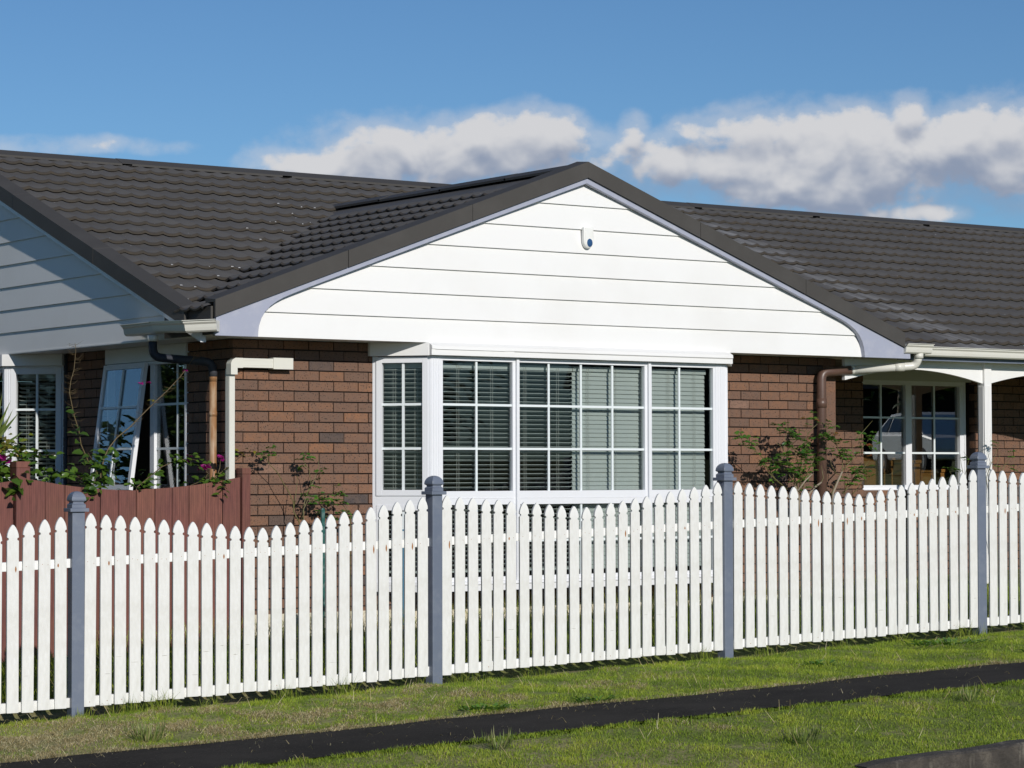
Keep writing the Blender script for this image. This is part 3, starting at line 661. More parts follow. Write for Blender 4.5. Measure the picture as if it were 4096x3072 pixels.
def picket(t, ztop, zbot, stains):
    mb = MB(); w = .0410; poly = HEAD + [(w, zbot - ztop), (-w, zbot - ztop), (-.041, -.108), (-.032, -.104), (-.029, -.097), (-.032, -.090)]
    poly = [(x, z) for x, z in poly]; n = len(poly); y0, y1 = -.030, -.010
    # front and back are built as a head and a shaft so that every face is convex enough to triangulate cleanly
    vs = [(x, y0, z) for x, z in poly] + [(x, y1, z) for x, z in poly]
    mb.add(vs, [tuple(range(n)), tuple(range(2 * n - 1, n - 1, -1))] + [(i, i + n, (i + 1) % n + n, (i + 1) % n) for i in range(n)])
    for (sx, sz, sw, sh, mi) in stains:
        k = 7; pts = [(sx + sw * .5 * math.sin(math.pi * i / k) * (1 if i <= k else -1), sz - sh * i / k) for i in range(k + 1)]
        pts2 = [(sx - sw * .5 * math.sin(math.pi * i / k), sz - sh * i / k) for i in range(k - 1, 0, -1)]
        mb.add([(x, y0 - .0006, z) for x, z in pts + pts2], [tuple(range(len(pts + pts2)))], mi)
    o = mb.build('picket', [M['fence'], M['rust'], M['scuff']], fence, .0015)
    o.location = (t, 0, ztop); o.rotation_euler = (random.uniform(-.004, .004), random.uniform(-.004, .004), random.uniform(-.02, .02)); return o
for pi, (ta, tb, n, a, b, lo) in enumerate(panels):
    for i in range(n):
        t = ta + (tb - ta) * i / (n - 1) + random.uniform(-.0025, .0025)
        zt = vtop(t, a, b, lo) + random.uniform(-.004, .004); zb = -.131 + SL_ * t + random.uniform(-.006, .006)
        if t < -1.36 - .01: continue
        st = []; rail = .850 + SL_ * t - zt
        for sx in (-.020, .019):
            if random.random() < .55: st.append((sx + random.uniform(-.004, .004), rail + random.uniform(-.008, .008), .0045, .006, 1))
        if random.random() < .18: sx = random.choice((-.02, .019)); st.append((sx, rail + .004, .012, random.uniform(.02, .07), 1))
        if random.random() < .30: st.append((random.uniform(-.01, .01), -.095 + SL_ * t - zt, .006, .008, 1))
        if random.random() < .4:
            zz = random.uniform(.0, .22) + SL_ * t - zt; st.append((random.uniform(-.015, .015), zz, random.uniform(.03, .06), random.uniform(.002, .006), 2))
        picket(t, zt, zb, st)
ends = [(-1.5, posts[0] - .045), (posts[0] + .045, posts[1] - .045), (posts[1] + .045, posts[2] - .045), (posts[2] + .045, posts[3] - .045), (posts[3] + .045, 9.5)]
for a, b in ends:
    for z0, z1, zc in ((.818, .880, 0), (-.128, -.062, 0)):
        mb = MB(); vs = []
        for t in (a, b):
            for y in (-.0095, .036):
                for z in (z0, z1): vs.append((t, y, z + SL_ * t))
        mb.add(vs, [(0, 1, 3, 2), (4, 6, 7, 5), (0, 4, 5, 1), (2, 3, 7, 6), (0, 2, 6, 4), (1, 5, 7, 3)])
        mb.build('rail', M['fence'], fence, .003)
for t, turn in zip(posts, (0.0, .15, .14, .01)):
    base = SL_ * t
    mb = MB(); mb.box(-.045, .045, -.045, .045, -.45, 1.196)
    po = mb.build('post', M['post'], fence, .004); po.location = (t, 0, base); po.rotation_euler = (0, 0, turn)
    mb = MB()
    def ringbox(h, z0, z1, c=.0): mb.box(-h, h, -h, h, z0, z1)
    ringbox(.067, 1.196, 1.221); ringbox(.050, 1.221, 1.2455); 
    prof = [(.050, 1.2455), (.042, 1.252), (.038, 1.259), (.042, 1.266), (.052, 1.271), (.052, 1.282), (.049, 1.297), (.041, 1.314), (.029, 1.327), (.015, 1.334), (.0, 1.336)]
    b = []
    for h, z in prof: b += [(-h, -h, z), (h, -h, z), (h, h, z), (-h, h, z)]
    mb.add(b, [(4 * i + j, 4 * i + (j + 1) % 4, 4 * i + 4 + (j + 1) % 4, 4 * i + 4 + j) for i in range(len(prof) - 1) for j in range(4)])
    mb.build('post_cap', M['post'], po, .003)

# ------------------------------------------------------------------ red-brown board fence
bf = thing('board_fence', 'red-brown stained board fence with a dipped top against the brick corner', 'fence', (-1.0, -.1, -.02))
def bpart(name, mb, bev=.002):
    o = mb.build(name, M['redwood'], bf, bev); o.matrix_parent_inverse = Matrix.Translation((1.0, .1, .02)); return o
mb = MB()
def dip(x):
    q = (x + .925) / .925; return 1.322 + .092 * min(1.0, abs(q)) ** 1.9 + .010 * (q > 0)
edges = [-1.862, -1.722, -1.556, -1.410, -1.252, -1.092, -.934, -.770, -.614, -.462, -.312, -.152, .014]
for a, b in zip(edges[:-1], edges[1:]):
    za, zb_ = dip(a), dip(b); y = -.112 + random.uniform(-.004, .004)
    mb.prism([(a + .0028, -.04), (b - .0028, -.04), (b - .0028, zb_), ((a + b) / 2, dip((a + b) / 2)), (a + .0028, za)], y, y + .018, 'y')
x = -1.99
for i in range(9):
    a = x - .155; y = -.112 + random.uniform(-.004, .004); za = 1.402 - .03 * i if i < 3 else 1.32
    mb.prism([(a + .003, -.06), (x - .003, -.06), (x - .003, za), (a + .003, za - .02)], y, y + .018, 'y'); x = a
bpart('board_panel', mb)
mb = MB(); mb.box(-3.4, .0, -.094, -.05, .18, .26); mb.box(-3.4, .0, -.094, -.05, 1.02, 1.10); bpart('rail', mb)
for xa, xb, zt in ((-1.985, -1.868, 1.552), (.018, .094, 1.50)):
    mb = MB(); mb.box(xa, xb, -.135 - (.012 if xa < -1 else 0), -.03, -.3, zt - .05); mb.box(xa - .002, xb + .002, -.137 - (.012 if xa < -1 else 0), -.028, zt - .05, zt); bpart('post', mb, .004)

# ------------------------------------------------------------------ ground, path, kerb, road
def lerp(a, b, t): return a + (b - a) * t
KN = [(-30, None), (-2.6, None), (-.6, (-.150, .035)), (-.42, (-.215, .036)), (.05, (-.225, .036)), (.17, (-.184, .036)), (1.7, (-.240, .0355)), (2.9, (-.232, .039)), (4.45, (-.405, .0455)), (4.8, (-.44, .0455)), (5.3, (-.50, .045)), (5.6, (-.85, .045)), (9, (-.92, .048)), (14, (-.80, .055)), (40, (-.9, .062))]
def knot(i, t):
    d, c = KN[i]; tt = max(-40, min(45, t))
    if c is None: return .075 + .030 * (tt - 2.65)
    return c[0] + c[1] * tt
def gz(t, d):
    if d <= KN[0][0]: return knot(0, t)
    for i in range(len(KN) - 1):
        if d <= KN[i + 1][0]:
            a, b = KN[i][0], KN[i + 1][0]; return lerp(knot(i, t), knot(i + 1, t), (d - a) / (b - a))
    return knot(len(KN) - 1, t)
def lump(x, y): return .010 * math.sin(x * 3.1 + 1.3 * math.sin(y * 2.3)) * math.sin(y * 2.7 + .7) + .006 * math.sin(x * 7.3 + y * 5.1)
ts = sorted(set([-400, -150, -60, -30, -15, -8] + [round(-5 + .2 * i, 3) for i in range(90)] + [16, 20, 30, 45, 80, 200, 400]))
ds = sorted(set([-400, -150, -60, -30, -12, -6, -4] + [round(-3 + .15 * i, 3) for i in range(60)] + [8, 9, 10, 12, 14, 17, 22, 30, 40, 80, 200, 400]))
mb = MB(); vs = []
for d in ds:
    for t in ts:
        x, y = fw(t, d); z = gz(t, d)
        if 1.72 < d < 2.88: z -= .030
        elif -4 < d < 6 and -6 < t < 14: z += lump(x, y) * (0 if abs(d - 1.7) < .12 or abs(d - 2.9) < .12 else 1)
        if t > 3.10 and 4.40 < d < 4.6: z -= .05
        elif t > 3.10 and 4.6 <= d < 5.5: z -= .42
        vs.append((x, y, z))
nT = len(ts); mb.add(vs, [(i * nT + j, i * nT + j + 1, (i + 1) * nT + j + 1, (i + 1) * nT + j) for i in range(len(ds) - 1) for j in range(nT - 1)], 0, True)
tag(mb.build('ground', M['ground']), kind='structure')
mb = MB(); vs = []; tp = np.arange(-40, 46, .12)
e1 = lambda t: 1.70 + .018 * math.sin(t * 1.9) + .014 * math.sin(t * 5.3 + 1) + .008 * math.sin(t * 13.1)
e2 = lambda t: 2.90 + .02 * math.sin(t * 1.3 + 2) + .012 * math.sin(t * 6.1) + .008 * math.sin(t * 11.7)
for t in tp:
    for q in (0, .33, .67, 1):
        d = lerp(e1(t), e2(t), q); vs.append((*fw(t, d), gz(t, d) + .004 + .004 * math.sin(q * math.pi)))
mb.add(vs, [(4 * i + j, 4 * i + j + 1, 4 * i + 5 + j, 4 * i + 4 + j) for i in range(len(tp) - 1) for j in range(3)], 0, True)
tag(mb.build('footpath', M['asphalt']), kind='structure')
mb = MB(); vs = []; tk = np.arange(3.12, 40, .15)
for i, t in enumerate(tk):
    zt = -.397 + .0465 * t + .004 * math.sin(t * 9) + random.uniform(-.003, .003)
    if i == 0: zt -= .018
    for d, z in ((4.64, zt - .45), (4.64, zt - .012), (4.62, zt), (4.50, zt + random.uniform(-.002, .002)), (4.485, zt - .012), (4.485, zt - .3)): vs.append((*fw(t, d + random.uniform(-.002, .002)), z))
n = len(tk); mb.add(vs, [(6 * i + j, 6 * i + 1 + j, 6 * i + 7 + j, 6 * i + 6 + j) for i in range(n - 1) for j in range(5)] + [(0, 1, 2, 3, 4, 5)])
tag(mb.build('kerb', M['kerb']), kind='structure')
mb = MB(); vs = []; tr_ = [-60, -40, -20, 0, 20, 45, 80]
for t in tr_:
    for d in (5.7, 9, 14): vs.append((*fw(t, d), gz(t, d) + .012))
mb.add(vs, [(3 * i + j, 3 * i + 1 + j, 3 * i + 4 + j, 3 * i + 3 + j) for i in range(len(tr_) - 1) for j in range(2)])
tag(mb.build('road', M['asphalt']), kind='structure')
mb = MB(); vs = [(x, y, gz(*tozd(x, y)) + .012) for y in (-.03, 2, 5, 11) for x in (-3.0, -1.5, .02)]
mb.add(vs, [(3 * i + j, 3 * i + j + 1, 3 * i + 4 + j, 3 * i + 3 + j) for i in range(3) for j in range(2)]); tag(mb.build('bounce_cutting_soil', M['bouncebed']), kind='structure')  # unseen dark bed added to cut light bouncing onto the left wall
# ------------------------------------------------------------------ grass
KD = np.array([k[0] for k in KN], float)
KC0 = np.array([(.075 - .0795) if c is None else c[0] for _, c in KN]); KC1 = np.array([.030 if c is None else c[1] for _, c in KN])
def gz_np(t, d): return np.interp(d, KD, KC0) + np.interp(d, KD, KC1) * t
def fw_np(t, d): return FO[0] + FD[0] * t - FN[0] * d, FO[1] + FD[1] * t - FN[1] * d
_ph = rng.uniform(0, 6.28, (40,)); _dr = rng.uniform(0, 6.28, (40,))
def vnoise(x, y, f, seed=0):
    s = np.zeros_like(x)
    for i in range(9):
        a = _dr[(i + seed * 5) % 40]; k = f * (1 + .27 * i); s += np.sin((x * math.cos(a) + y * math.sin(a)) * k + _ph[(i * 3 + seed * 7) % 40])
    return s / 4.2
def blades(t, d, h, lean, width, cols):
    n = len(t); x, y = fw_np(t, d); z = gz_np(t, d) - .006
    lump_ = .010 * np.sin(x * 3.1 + 1.3 * np.sin(y * 2.3)) * np.sin(y * 2.7 + .7) + .006 * np.sin(x * 7.3 + y * 5.1); z = z + np.where((np.abs(d - 1.7) > .1) & (np.abs(d - 2.9) > .1), lump_, 0)
    a = rng.uniform(0, 2 * np.pi, n); b = rng.uniform(0, 2 * np.pi, n)
    dx, dy = np.cos(a), np.sin(a); sx, sy = np.cos(b) * width / 2, np.sin(b) * width / 2
    lx = lean * h; up1 = .55 * h * np.sqrt(np.maximum(0, 1 - (lean * .55) ** 2)); up2 = h * np.sqrt(np.maximum(.02, 1 - np.minimum(lean, .99) ** 2))
    P = np.empty((n, 5, 3))
    P[:, 0] = np.stack([x - sx, y - sy, z], 1); P[:, 1] = np.stack([x + sx, y + sy, z], 1)
    mx, my = x + dx * lx * .38, y + dy * lx * .38
    P[:, 2] = np.stack([mx + sx * .8, my + sy * .8, z + up1], 1); P[:, 3] = np.stack([mx - sx * .8, my - sy * .8, z + up1], 1)
    P[:, 4] = np.stack([x + dx * lx, y + dy * lx, z + up2], 1)
    return P, np.repeat(cols[:, None, :], 5, 1)
def grass_mesh(name, chunks, label=None):
    P = np.concatenate([c[0] for c in chunks]); C = np.concatenate([c[1] for c in chunks]); n = len(P)
    me = bpy.data.meshes.new(name); me.vertices.add(n * 5); me.vertices.foreach_set('co', P.reshape(-1).astype(np.float32))
    base = (np.arange(n) * 5)[:, None]
    loops = np.concatenate([base + np.array([0, 1, 2, 3]), base + np.array([3, 2, 4])], 1).reshape(-1)
    me.loops.add(n * 7); me.loops.foreach_set('vertex_index', loops.astype(np.int32))
    me.polygons.add(n * 2); st = (np.arange(n) * 7)[:, None] + np.array([0, 4]); me.polygons.foreach_set('loop_start', st.reshape(-1).astype(np.int32))
    me.update(calc_edges=True); me.validate()
    at = me.attributes.new('tint', 'FLOAT_COLOR', 'POINT'); at.data.foreach_set('color', np.concatenate([C, np.ones((n, 5, 1))], 2).reshape(-1).astype(np.float32))
    me.materials.append(M['grass']); o = bpy.data.objects.new(name, me); link(o); o['kind'] = 'stuff'
    if label: o['label'] = label
    return o
G = np.array([[.14, .21, .018], [.225, .31, .026], [.31, .38, .036], [.39, .42, .05], [.30, .29, .08]]); STRAW = np.array([[.56, .46, .26], [.46, .36, .19], [.64, .56, .38], [.34, .26, .13]])
def patch(n, t0, t1, d0, d1, hmin, hmax, dryfun, keep=None, w=.0045):
    t = rng.uniform(t0, t1, n); d = rng.uniform(d0, d1, n); x, y = fw_np(t, d)
    n1, n2, n3 = vnoise(x, y, 2.6, 0), vnoise(x, y, 7.5, 1), vnoise(x, y, 17, 2)
    dry = dryfun(t, d) + .30 * n1 + .24 * n2 + .16 * n3 + rng.normal(0, .16, n)
    k = np.ones(n, bool) if keep is None else keep(t, d)
    isdry = dry > .62
    thin = (n3 + n2 < -1.0) & (rng.random(n) < .35); k &= ~thin
    gi = np.clip((1.6 + .9 * n2 + .9 * vnoise(x, y, 4.2, 3) + rng.normal(0, .8, n)), 0, 4).astype(int)
    col = G[gi] * rng.uniform(.75, 1.25, (n, 1)); col[isdry] = STRAW[rng.integers(0, 4, isdry.sum())] * rng.uniform(.7, 1.15, (isdry.sum(), 1))
    h = rng.uniform(hmin, hmax, n) * np.clip(1 + .35 * n2 + .25 * n3, .45, 1.7); lean = np.where(isdry, rng.uniform(.7, .985, n), rng.uniform(.15, .85, n)); h = np.where(isdry, h * 1.15, h)
    return blades(t[k], d[k], h[k], lean[k], w * rng.uniform(.7, 1.3, k.sum()), col[k])
def edge_dist_top(t): return 1.70 + .018 * np.sin(t * 1.9) + .014 * np.sin(t * 5.3 + 1) + .008 * np.sin(t * 13.1)
def edge_dist_bot(t): return 2.90 + .02 * np.sin(t * 1.3 + 2) + .012 * np.sin(t * 6.1) + .008 * np.sin(t * 11.7)
dry1 = lambda t, d: np.clip(.66 - .11 * t, -.25, .70) * np.where(d < .25, .3, 1) + .62 * np.exp(-((d - 1.66) / .05) ** 2)
dry2 = lambda t, d: np.full_like(t, .02) + .28 * np.exp(-((d - 4.42) / .08) ** 2)
ch = [patch(260000, -2.3, 11.5, .05, 1.73, .012, .034, dry1, lambda t, d: (d < edge_dist_top(t) + .012) & (d > .10 + .06 * np.sin(t * 5.1) * np.sin(t * 2.3) + rng.normal(0, .03, len(t))), .0036),
      patch(260000, -1.2, 9.5, 2.86, 5.1, .012, .031, dry2, lambda t, d: (d > edge_dist_bot(t) - .015) & ~((t > 3.09) & (d > 4.465)), .0036)]
# longer tufts against the fence foot, bent stalks and dry stalks lying about
tt = rng.uniform(-2, 11, 5200); cl = vnoise(tt, tt * 0, 4.0, 4) + vnoise(tt, tt * 0, 11, 5); kk = cl > .25; tt = tt[kk]; cl = cl[kk]
ch.append(blades(tt, rng.uniform(.0, .14, len(tt)), rng.uniform(.06, .165, len(tt)) * np.clip(.6 + .35 * cl, .5, 1.3), rng.uniform(.1, .75, len(tt)), np.full(len(tt), .004), G[rng.integers(0, 4, len(tt))] * rng.uniform(.5, .95, (len(tt), 1))))
nd = 900; tt = rng.uniform(-2, 10, nd); dd = np.where(rng.random(nd) < .5, rng.uniform(.03, 1.7, nd), rng.uniform(2.95, 4.45, nd)); 
ch.append(blades(tt, dd, rng.uniform(.07, .20, nd), rng.uniform(.90, .985, nd), np.full(nd, .0035), STRAW[rng.integers(0, 4, nd)] * rng.uniform(.8, 1.2, (nd, 1))))
npth = 420; tt = rng.uniform(-2, 10, npth); ch.append(blades(tt, np.where(rng.random(npth) < .5, 1.74 + np.abs(rng.normal(0, .12, npth)), rng.uniform(1.75, 2.88, npth)), rng.uniform(.03, .08, npth), np.full(npth, .992), np.full(npth, .004), STRAW[rng.integers(0, 4, npth)] * rng.uniform(.6, 1.0, (npth, 1))))
tt = rng.uniform(-2, 11, 2600); ch.append(blades(tt, edge_dist_top(tt) + rng.normal(0, .018, 2600), rng.uniform(.03, .07, 2600), rng.uniform(.8, .98, 2600), np.full(2600, .004), STRAW[rng.integers(0, 4, 2600)] * rng.uniform(.7, 1.1, (2600, 1))))
grass_mesh('verge_grass', ch, 'cut green and straw-patched grass either side of the black footpath')
dry3 = lambda t, d: np.full_like(t, .12)
ch = [patch(42000, -2.3, 10.6, -2.35, -.50, .05, .16, dry3, None, .006)]
tt = rng.uniform(1.0, 9.6, 4200); ch.append(blades(tt, rng.uniform(-2.45, -1.9, 4200), rng.uniform(.14, .36, 4200), rng.uniform(.1, .7, 4200), np.full(4200, .006), np.where(rng.random((4200, 1)) < .3, STRAW[rng.integers(0, 4, 4200)], G[rng.integers(1, 5, 4200)])))
grass_mesh('lawn_grass', ch, 'rough long grass behind the white picket fence')

# ------------------------------------------------------------------ weeds in the verge
def weed(t, d, r, n, label, kind='broad'):
    x, y = fw(t, d); z = gz(t, d)
    if kind == 'broad':
        o = thing('broadleaf_weed', label, 'weed', (x, y, z), 0, 'low weeds in the verge grass'); mb = MB()
        for _ in range(n):
            a = random.uniform(0, 6.28); q = r * math.sqrt(random.random()); el = random.uniform(.15, .9)
            mb.leaf((q * math.cos(a) * 1.6, q * math.sin(a) * .8, .012), (math.cos(a), math.sin(a), el), (0, 0, 1), random.uniform(.035, .075), random.uniform(.02, .035))
        mb.build('leaves', M['weed'], o)
    else:
        o = thing('grass_tussock', label, 'tussock', (x, y, z), 0, 'coarse tussocks in the verge grass'); mb = MB()
        for _ in range(n):
            a = random.uniform(0, 6.28); q = r * random.random() * .6; h = random.uniform(.07, .16); ln = random.uniform(.3, 1.0)
            p = Vector((q * math.cos(a) * 1.5, q * math.sin(a) * .8, 0)); dr = Vector((math.cos(a) * ln, math.sin(a) * ln, 1)).normalized()
            mb.leaf(p, dr, (math.cos(a), math.sin(a), .2), h, .008, 0, .05)
        mb.build('blades', M['tuss'], o)
weed(2.35, 1.50, .13, 60, 'broad-leaved weed clump at the path edge beside the third panel'); weed(3.15, 1.60, .10, 34, 'small broad-leaved weed clump right at the black path edge')
weed(7.2, .55, .26, 130, 'long low patch of bright round-leaved weeds near the right fence panel'); weed(7.5, 1.40, .16, 70, 'dark leafy weed clump at the far right of the path edge'); weed(5.6, .98, .10, 30, 'tiny weed clump halfway between the fence and path')
weed(-.05, 1.42, .12, 70, 'pale dry tussock standing at the path edge on the left', 'tuss'); weed(1.45, 3.20, .10, 50, 'green tussock on the lower verge just below the path', 'tuss')
weed(3.2, 3.9, .10, 46, 'green tussock in the lower verge left of the kerb', 'tuss'); weed(5.0, 3.35, .09, 36, 'small tussock in the lower verge above the kerb', 'tuss')

# ------------------------------------------------------------------ climbing and flowering plants
def down(st, z0, dx=0.0): p = st[0]; return [(p[0] + dx, p[1] + .02, z0)] + list(st)
def spray(mb, st, every, L_, W_, i0=0.0, mi=0, jit=.02, hang=-.2, thorn=None):
    st = [Vector(p) for p in st]
    for a, b in zip(st[:-1], st[1:]):
        ln = (b - a).length; k = max(1, int(ln / every))
        for i in range(k):
            p = a.lerp(b, (i + random.random()) / k) ; an = random.uniform(0, 6.28)
            dr = Vector((math.cos(an), math.sin(an) * .8, random.uniform(hang, .5)))
            s = random.uniform(.7, 1.5); mb.leaf(p + Vector((random.gauss(0, jit), random.gauss(0, jit), random.gauss(0, jit))), dr, (random.gauss(0, .6), random.gauss(-.6, .5), 1), L_ * s, W_ * s, mi)
def clump(mb, c, r, n, L_, W_, mi=0):
    for _ in range(n):
        q = Vector((random.gauss(0, 1) * r[0], random.gauss(0, 1) * r[1], random.gauss(0, 1) * r[2])); an = random.uniform(0, 6.28); s = random.uniform(.55, 1.25)
        mb.leaf(Vector(c) + q, (math.cos(an), math.sin(an), random.uniform(-.7, .4)), (random.gauss(0, .6), random.gauss(-.7, .5), 1), L_ * s, W_ * s, mi)
def flower(fl, p, s, mi=0):
    mb = MB(); fl.append(mb)
    for i in range(7):
        a = i * 2.1 + random.random(); mb.leaf(p, (math.cos(a), math.sin(a), random.uniform(-.2, .9)), (random.gauss(0, 1), random.gauss(0, 1), 1), s, s * .85, mi, .35)
def plant(name, label, cat, base, stems, radii, leafmb, leafmats, extra=None, group=None, stemmat='stem', rootz=.0):
    o = thing(name, label, cat, base, 0, group); inv = Matrix.Translation((-base[0], -base[1], -base[2]))
    mb = MB()
    for st, r in zip(stems, radii):
        k = len(st); mb.tube(st, [r * (1 - .7 * i / (k - 1)) for i in range(k)], 6)
    q = mb.build('stems', M[stemmat], o); q.matrix_parent_inverse = inv
    q = leafmb.build('leaves', [M[m] for m in leafmats], o); q.matrix_parent_inverse = inv
    if extra:
        for f_ in extra[0]: q = f_.build(extra[1], M[extra[2]], o); q.matrix_parent_inverse = inv
    return o
boug_mid = [[(-1.084, 0.25, 1.457), (-1.186, 0.25, 1.559), (-1.248, 0.25, 1.69), (-1.269, 0.25, 1.811), (-1.31, 0.25, 1.922), (-1.331, 0.25, 2.015), (-1.352, 0.25, 2.107), (-1.34, 0.25, 2.201), (-1.312, 0.25, 2.294), (-1.297, 0.25, 2.453), (-1.305, 0.25, 2.509)], [(-1.098, 0.2, 1.457), (-1.067, 0.2, 1.587), (-1.027, 0.2, 1.662), (-0.955, 0.2, 1.747), (-0.841, 0.2, 1.832), (-0.726, 0.2, 1.937), (-0.622, 0.2, 2.033), (-0.506, 0.2, 2.13), (-0.378, 0.2, 2.256), (-0.293, 0.2, 2.363), (-0.202, 0.2, 2.495)], [(-1.286, 0.0, 1.365), (-1.367, 0.0, 1.42), (-1.467, 0.0, 1.457), (-1.566, 0.0, 1.439)], [(-1.193, 0.15, 1.345), (-1.153, 0.15, 1.457), (-1.184, 0.15, 1.55), (-1.235, 0.15, 1.624)]]
boug_right = [[(-0.852, 0.05, 1.344), (-0.728, 0.05, 1.437), (-0.624, 0.05, 1.512), (-0.497, 0.05, 1.559), (-0.37, 0.05, 1.578), (-0.285, 0.05, 1.559)], [(-0.386, 0.0, 1.361), (-0.269, 0.0, 1.398), (-0.226, 0.0, 1.455), (-0.269, 0.0, 1.502)], [(-0.258, -0.02, 1.379), (-0.129, -0.02, 1.455), (-0.033, -0.02, 1.531), (0.065, -0.02, 1.598), (0.119, -0.02, 1.627)], [(-0.161, 0.0, 1.398), (-0.119, -0.0, 1.502), (-0.113, 0.0, 1.574)]]
boug_left = [[(-2.089, 0.1, 1.458), (-1.954, 0.1, 1.594), (-1.876, 0.1, 1.64), (-1.778, 0.1, 1.613), (-1.689, 0.1, 1.595), (-1.62, 0.1, 1.599), (-1.54, 0.1, 1.613)], [(-2.07, 0.1, 1.44), (-1.993, 0.1, 1.549), (-1.955, 0.1, 1.658), (-1.984, 0.1, 1.721)], [(-2.113, 0.0, 1.404), (-1.998, 0.0, 1.476), (-1.921, 0.0, 1.521)], [(-2.03, 0.15, 1.64), (-1.893, 0.15, 1.695), (-1.805, 0.15, 1.649)]]
yucca_tips = [(-1.655, 0.7, 2.058), (-1.634, 0.7, 1.988), (-1.584, 0.7, 1.958), (-1.542, 0.7, 1.808), (-1.731, 0.7, 2.113), (-1.791, 0.7, 2.15), (-1.689, 0.7, 1.908), (-1.808, 0.7, 1.645)]
yucca_base = [(-1.819, 0.7, 1.748), (-1.818, 0.7, 1.552)]
rose_left = [[(0.517, -0.22, 1.005), (0.504, -0.22, 1.056), (0.452, -0.22, 1.14), (0.452, -0.22, 1.213), (0.413, -0.22, 1.292), (0.361, -0.22, 1.365), (0.297, -0.22, 1.466), (0.226, -0.22, 1.528), (0.168, -0.22, 1.606), (0.146, -0.22, 1.639)], [(0.452, -0.22, 1.14), (0.471, -0.22, 1.258), (0.484, -0.22, 1.359), (0.49, -0.22, 1.438)], [(0.53, -0.22, 1.005), (0.536, -0.22, 1.106), (0.569, -0.22, 1.269), (0.621, -0.22, 1.364), (0.601, -0.22, 1.483), (0.542, -0.22, 1.567), (0.542, -0.22, 1.64)], [(0.575, -0.22, 1.274), (0.634, -0.22, 1.37), (0.676, -0.22, 1.46), (0.693, -0.22, 1.516), (0.69, -0.22, 1.601)], [(0.532, -0.25, 1.022), (0.532, -0.25, 1.162), (0.571, -0.25, 1.235), (0.642, -0.25, 1.223), (0.708, -0.25, 1.234)], [(0.777, -0.3, 1.048), (0.737, -0.3, 1.133), (0.691, -0.3, 1.161), (0.678, -0.3, 1.201)], [(0.955, -0.3, 1.108), (0.889, -0.3, 1.182), (0.823, -0.3, 1.234), (0.816, -0.3, 1.273)]]
rose_main = [[(5.924, -0.35, 1.256), (5.855, -0.35, 1.339), (5.757, -0.35, 1.467), (5.658, -0.35, 1.541), (5.56, -0.35, 1.571)], [(5.904, -0.35, 1.272), (5.855, -0.35, 1.392), (5.787, -0.35, 1.526), (5.719, -0.35, 1.661), (5.739, -0.35, 1.78), (5.76, -0.35, 1.915)], [(5.934, -0.35, 1.271), (5.916, -0.35, 1.421), (5.897, -0.35, 1.541), (5.858, -0.35, 1.646), (5.828, -0.35, 1.736)], [(5.955, -0.35, 1.316), (5.985, -0.35, 1.406), (6.086, -0.35, 1.466), (6.097, -0.35, 1.542)], [(5.773, -0.33, 1.295), (5.626, -0.33, 1.392), (5.547, -0.33, 1.452), (5.48, -0.33, 1.586), (5.383, -0.33, 1.66), (5.247, -0.33, 1.704), (5.209, -0.33, 1.777), (5.195, -0.33, 1.858)], [(5.626, -0.33, 1.392), (5.548, -0.33, 1.489), (5.46, -0.33, 1.541)], [(5.869, -0.38, 1.392), (5.93, -0.38, 1.541), (5.99, -0.38, 1.616), (5.961, -0.38, 1.706)], [(5.719, -0.35, 1.661), (5.679, -0.35, 1.705), (5.62, -0.35, 1.735)], [(5.916, -0.35, 1.421), (5.958, -0.35, 1.722), (6.019, -0.35, 1.82), (5.99, -0.35, 1.91)], [(6.019, -0.35, 1.82), (6.09, -0.35, 1.881), (6.161, -0.35, 1.927), (6.151, -0.35, 1.987)], [(6.105, -0.35, 1.308), (6.186, -0.35, 1.353), (6.217, -0.35, 1.406), (6.188, -0.35, 1.519)], [(5.853, -0.4, 1.616), (5.903, -0.4, 1.661), (5.993, -0.4, 1.721)], [(5.941, -0.4, 1.406), (6.032, -0.4, 1.556), (6.073, -0.4, 1.624)]]
rose_right = [[(6.409, -0.25, 1.245), (6.471, -0.25, 1.344), (6.554, -0.25, 1.466), (6.555, -0.25, 1.573), (6.515, -0.25, 1.664), (6.474, -0.25, 1.725), (6.455, -0.25, 1.824), (6.445, -0.25, 1.916)], [(6.554, -0.25, 1.474), (6.659, -0.25, 1.558), (6.721, -0.25, 1.619), (6.816, -0.25, 1.696), (6.9, -0.25, 1.774), (6.943, -0.25, 1.82)], [(6.533, -0.25, 1.428), (6.472, -0.25, 1.443), (6.411, -0.25, 1.527), (6.391, -0.25, 1.603)], [(6.474, -0.25, 1.725), (6.393, -0.25, 1.778), (6.311, -0.25, 1.801), (6.24, -0.25, 1.8)], [(6.659, -0.25, 1.558), (6.68, -0.25, 1.665), (6.702, -0.25, 1.726)], [(6.552, -0.25, 1.252), (6.656, -0.25, 1.328), (6.72, -0.25, 1.42), (6.803, -0.25, 1.466), (6.866, -0.25, 1.527), (6.909, -0.25, 1.573)], [(6.744, -0.25, 1.788), (6.828, -0.25, 1.85), (6.891, -0.25, 1.905), (6.955, -0.25, 1.959)], [(6.816, -0.25, 1.696), (6.754, -0.25, 1.788)], [(6.555, -0.27, 1.244), (6.618, -0.27, 1.389), (6.587, -0.27, 1.451), (6.639, -0.27, 1.481)], [(6.701, -0.27, 1.42), (6.733, -0.27, 1.504), (6.806, -0.27, 1.542)], [(6.668, -0.27, 1.244), (6.783, -0.27, 1.343), (6.805, -0.27, 1.419)]]
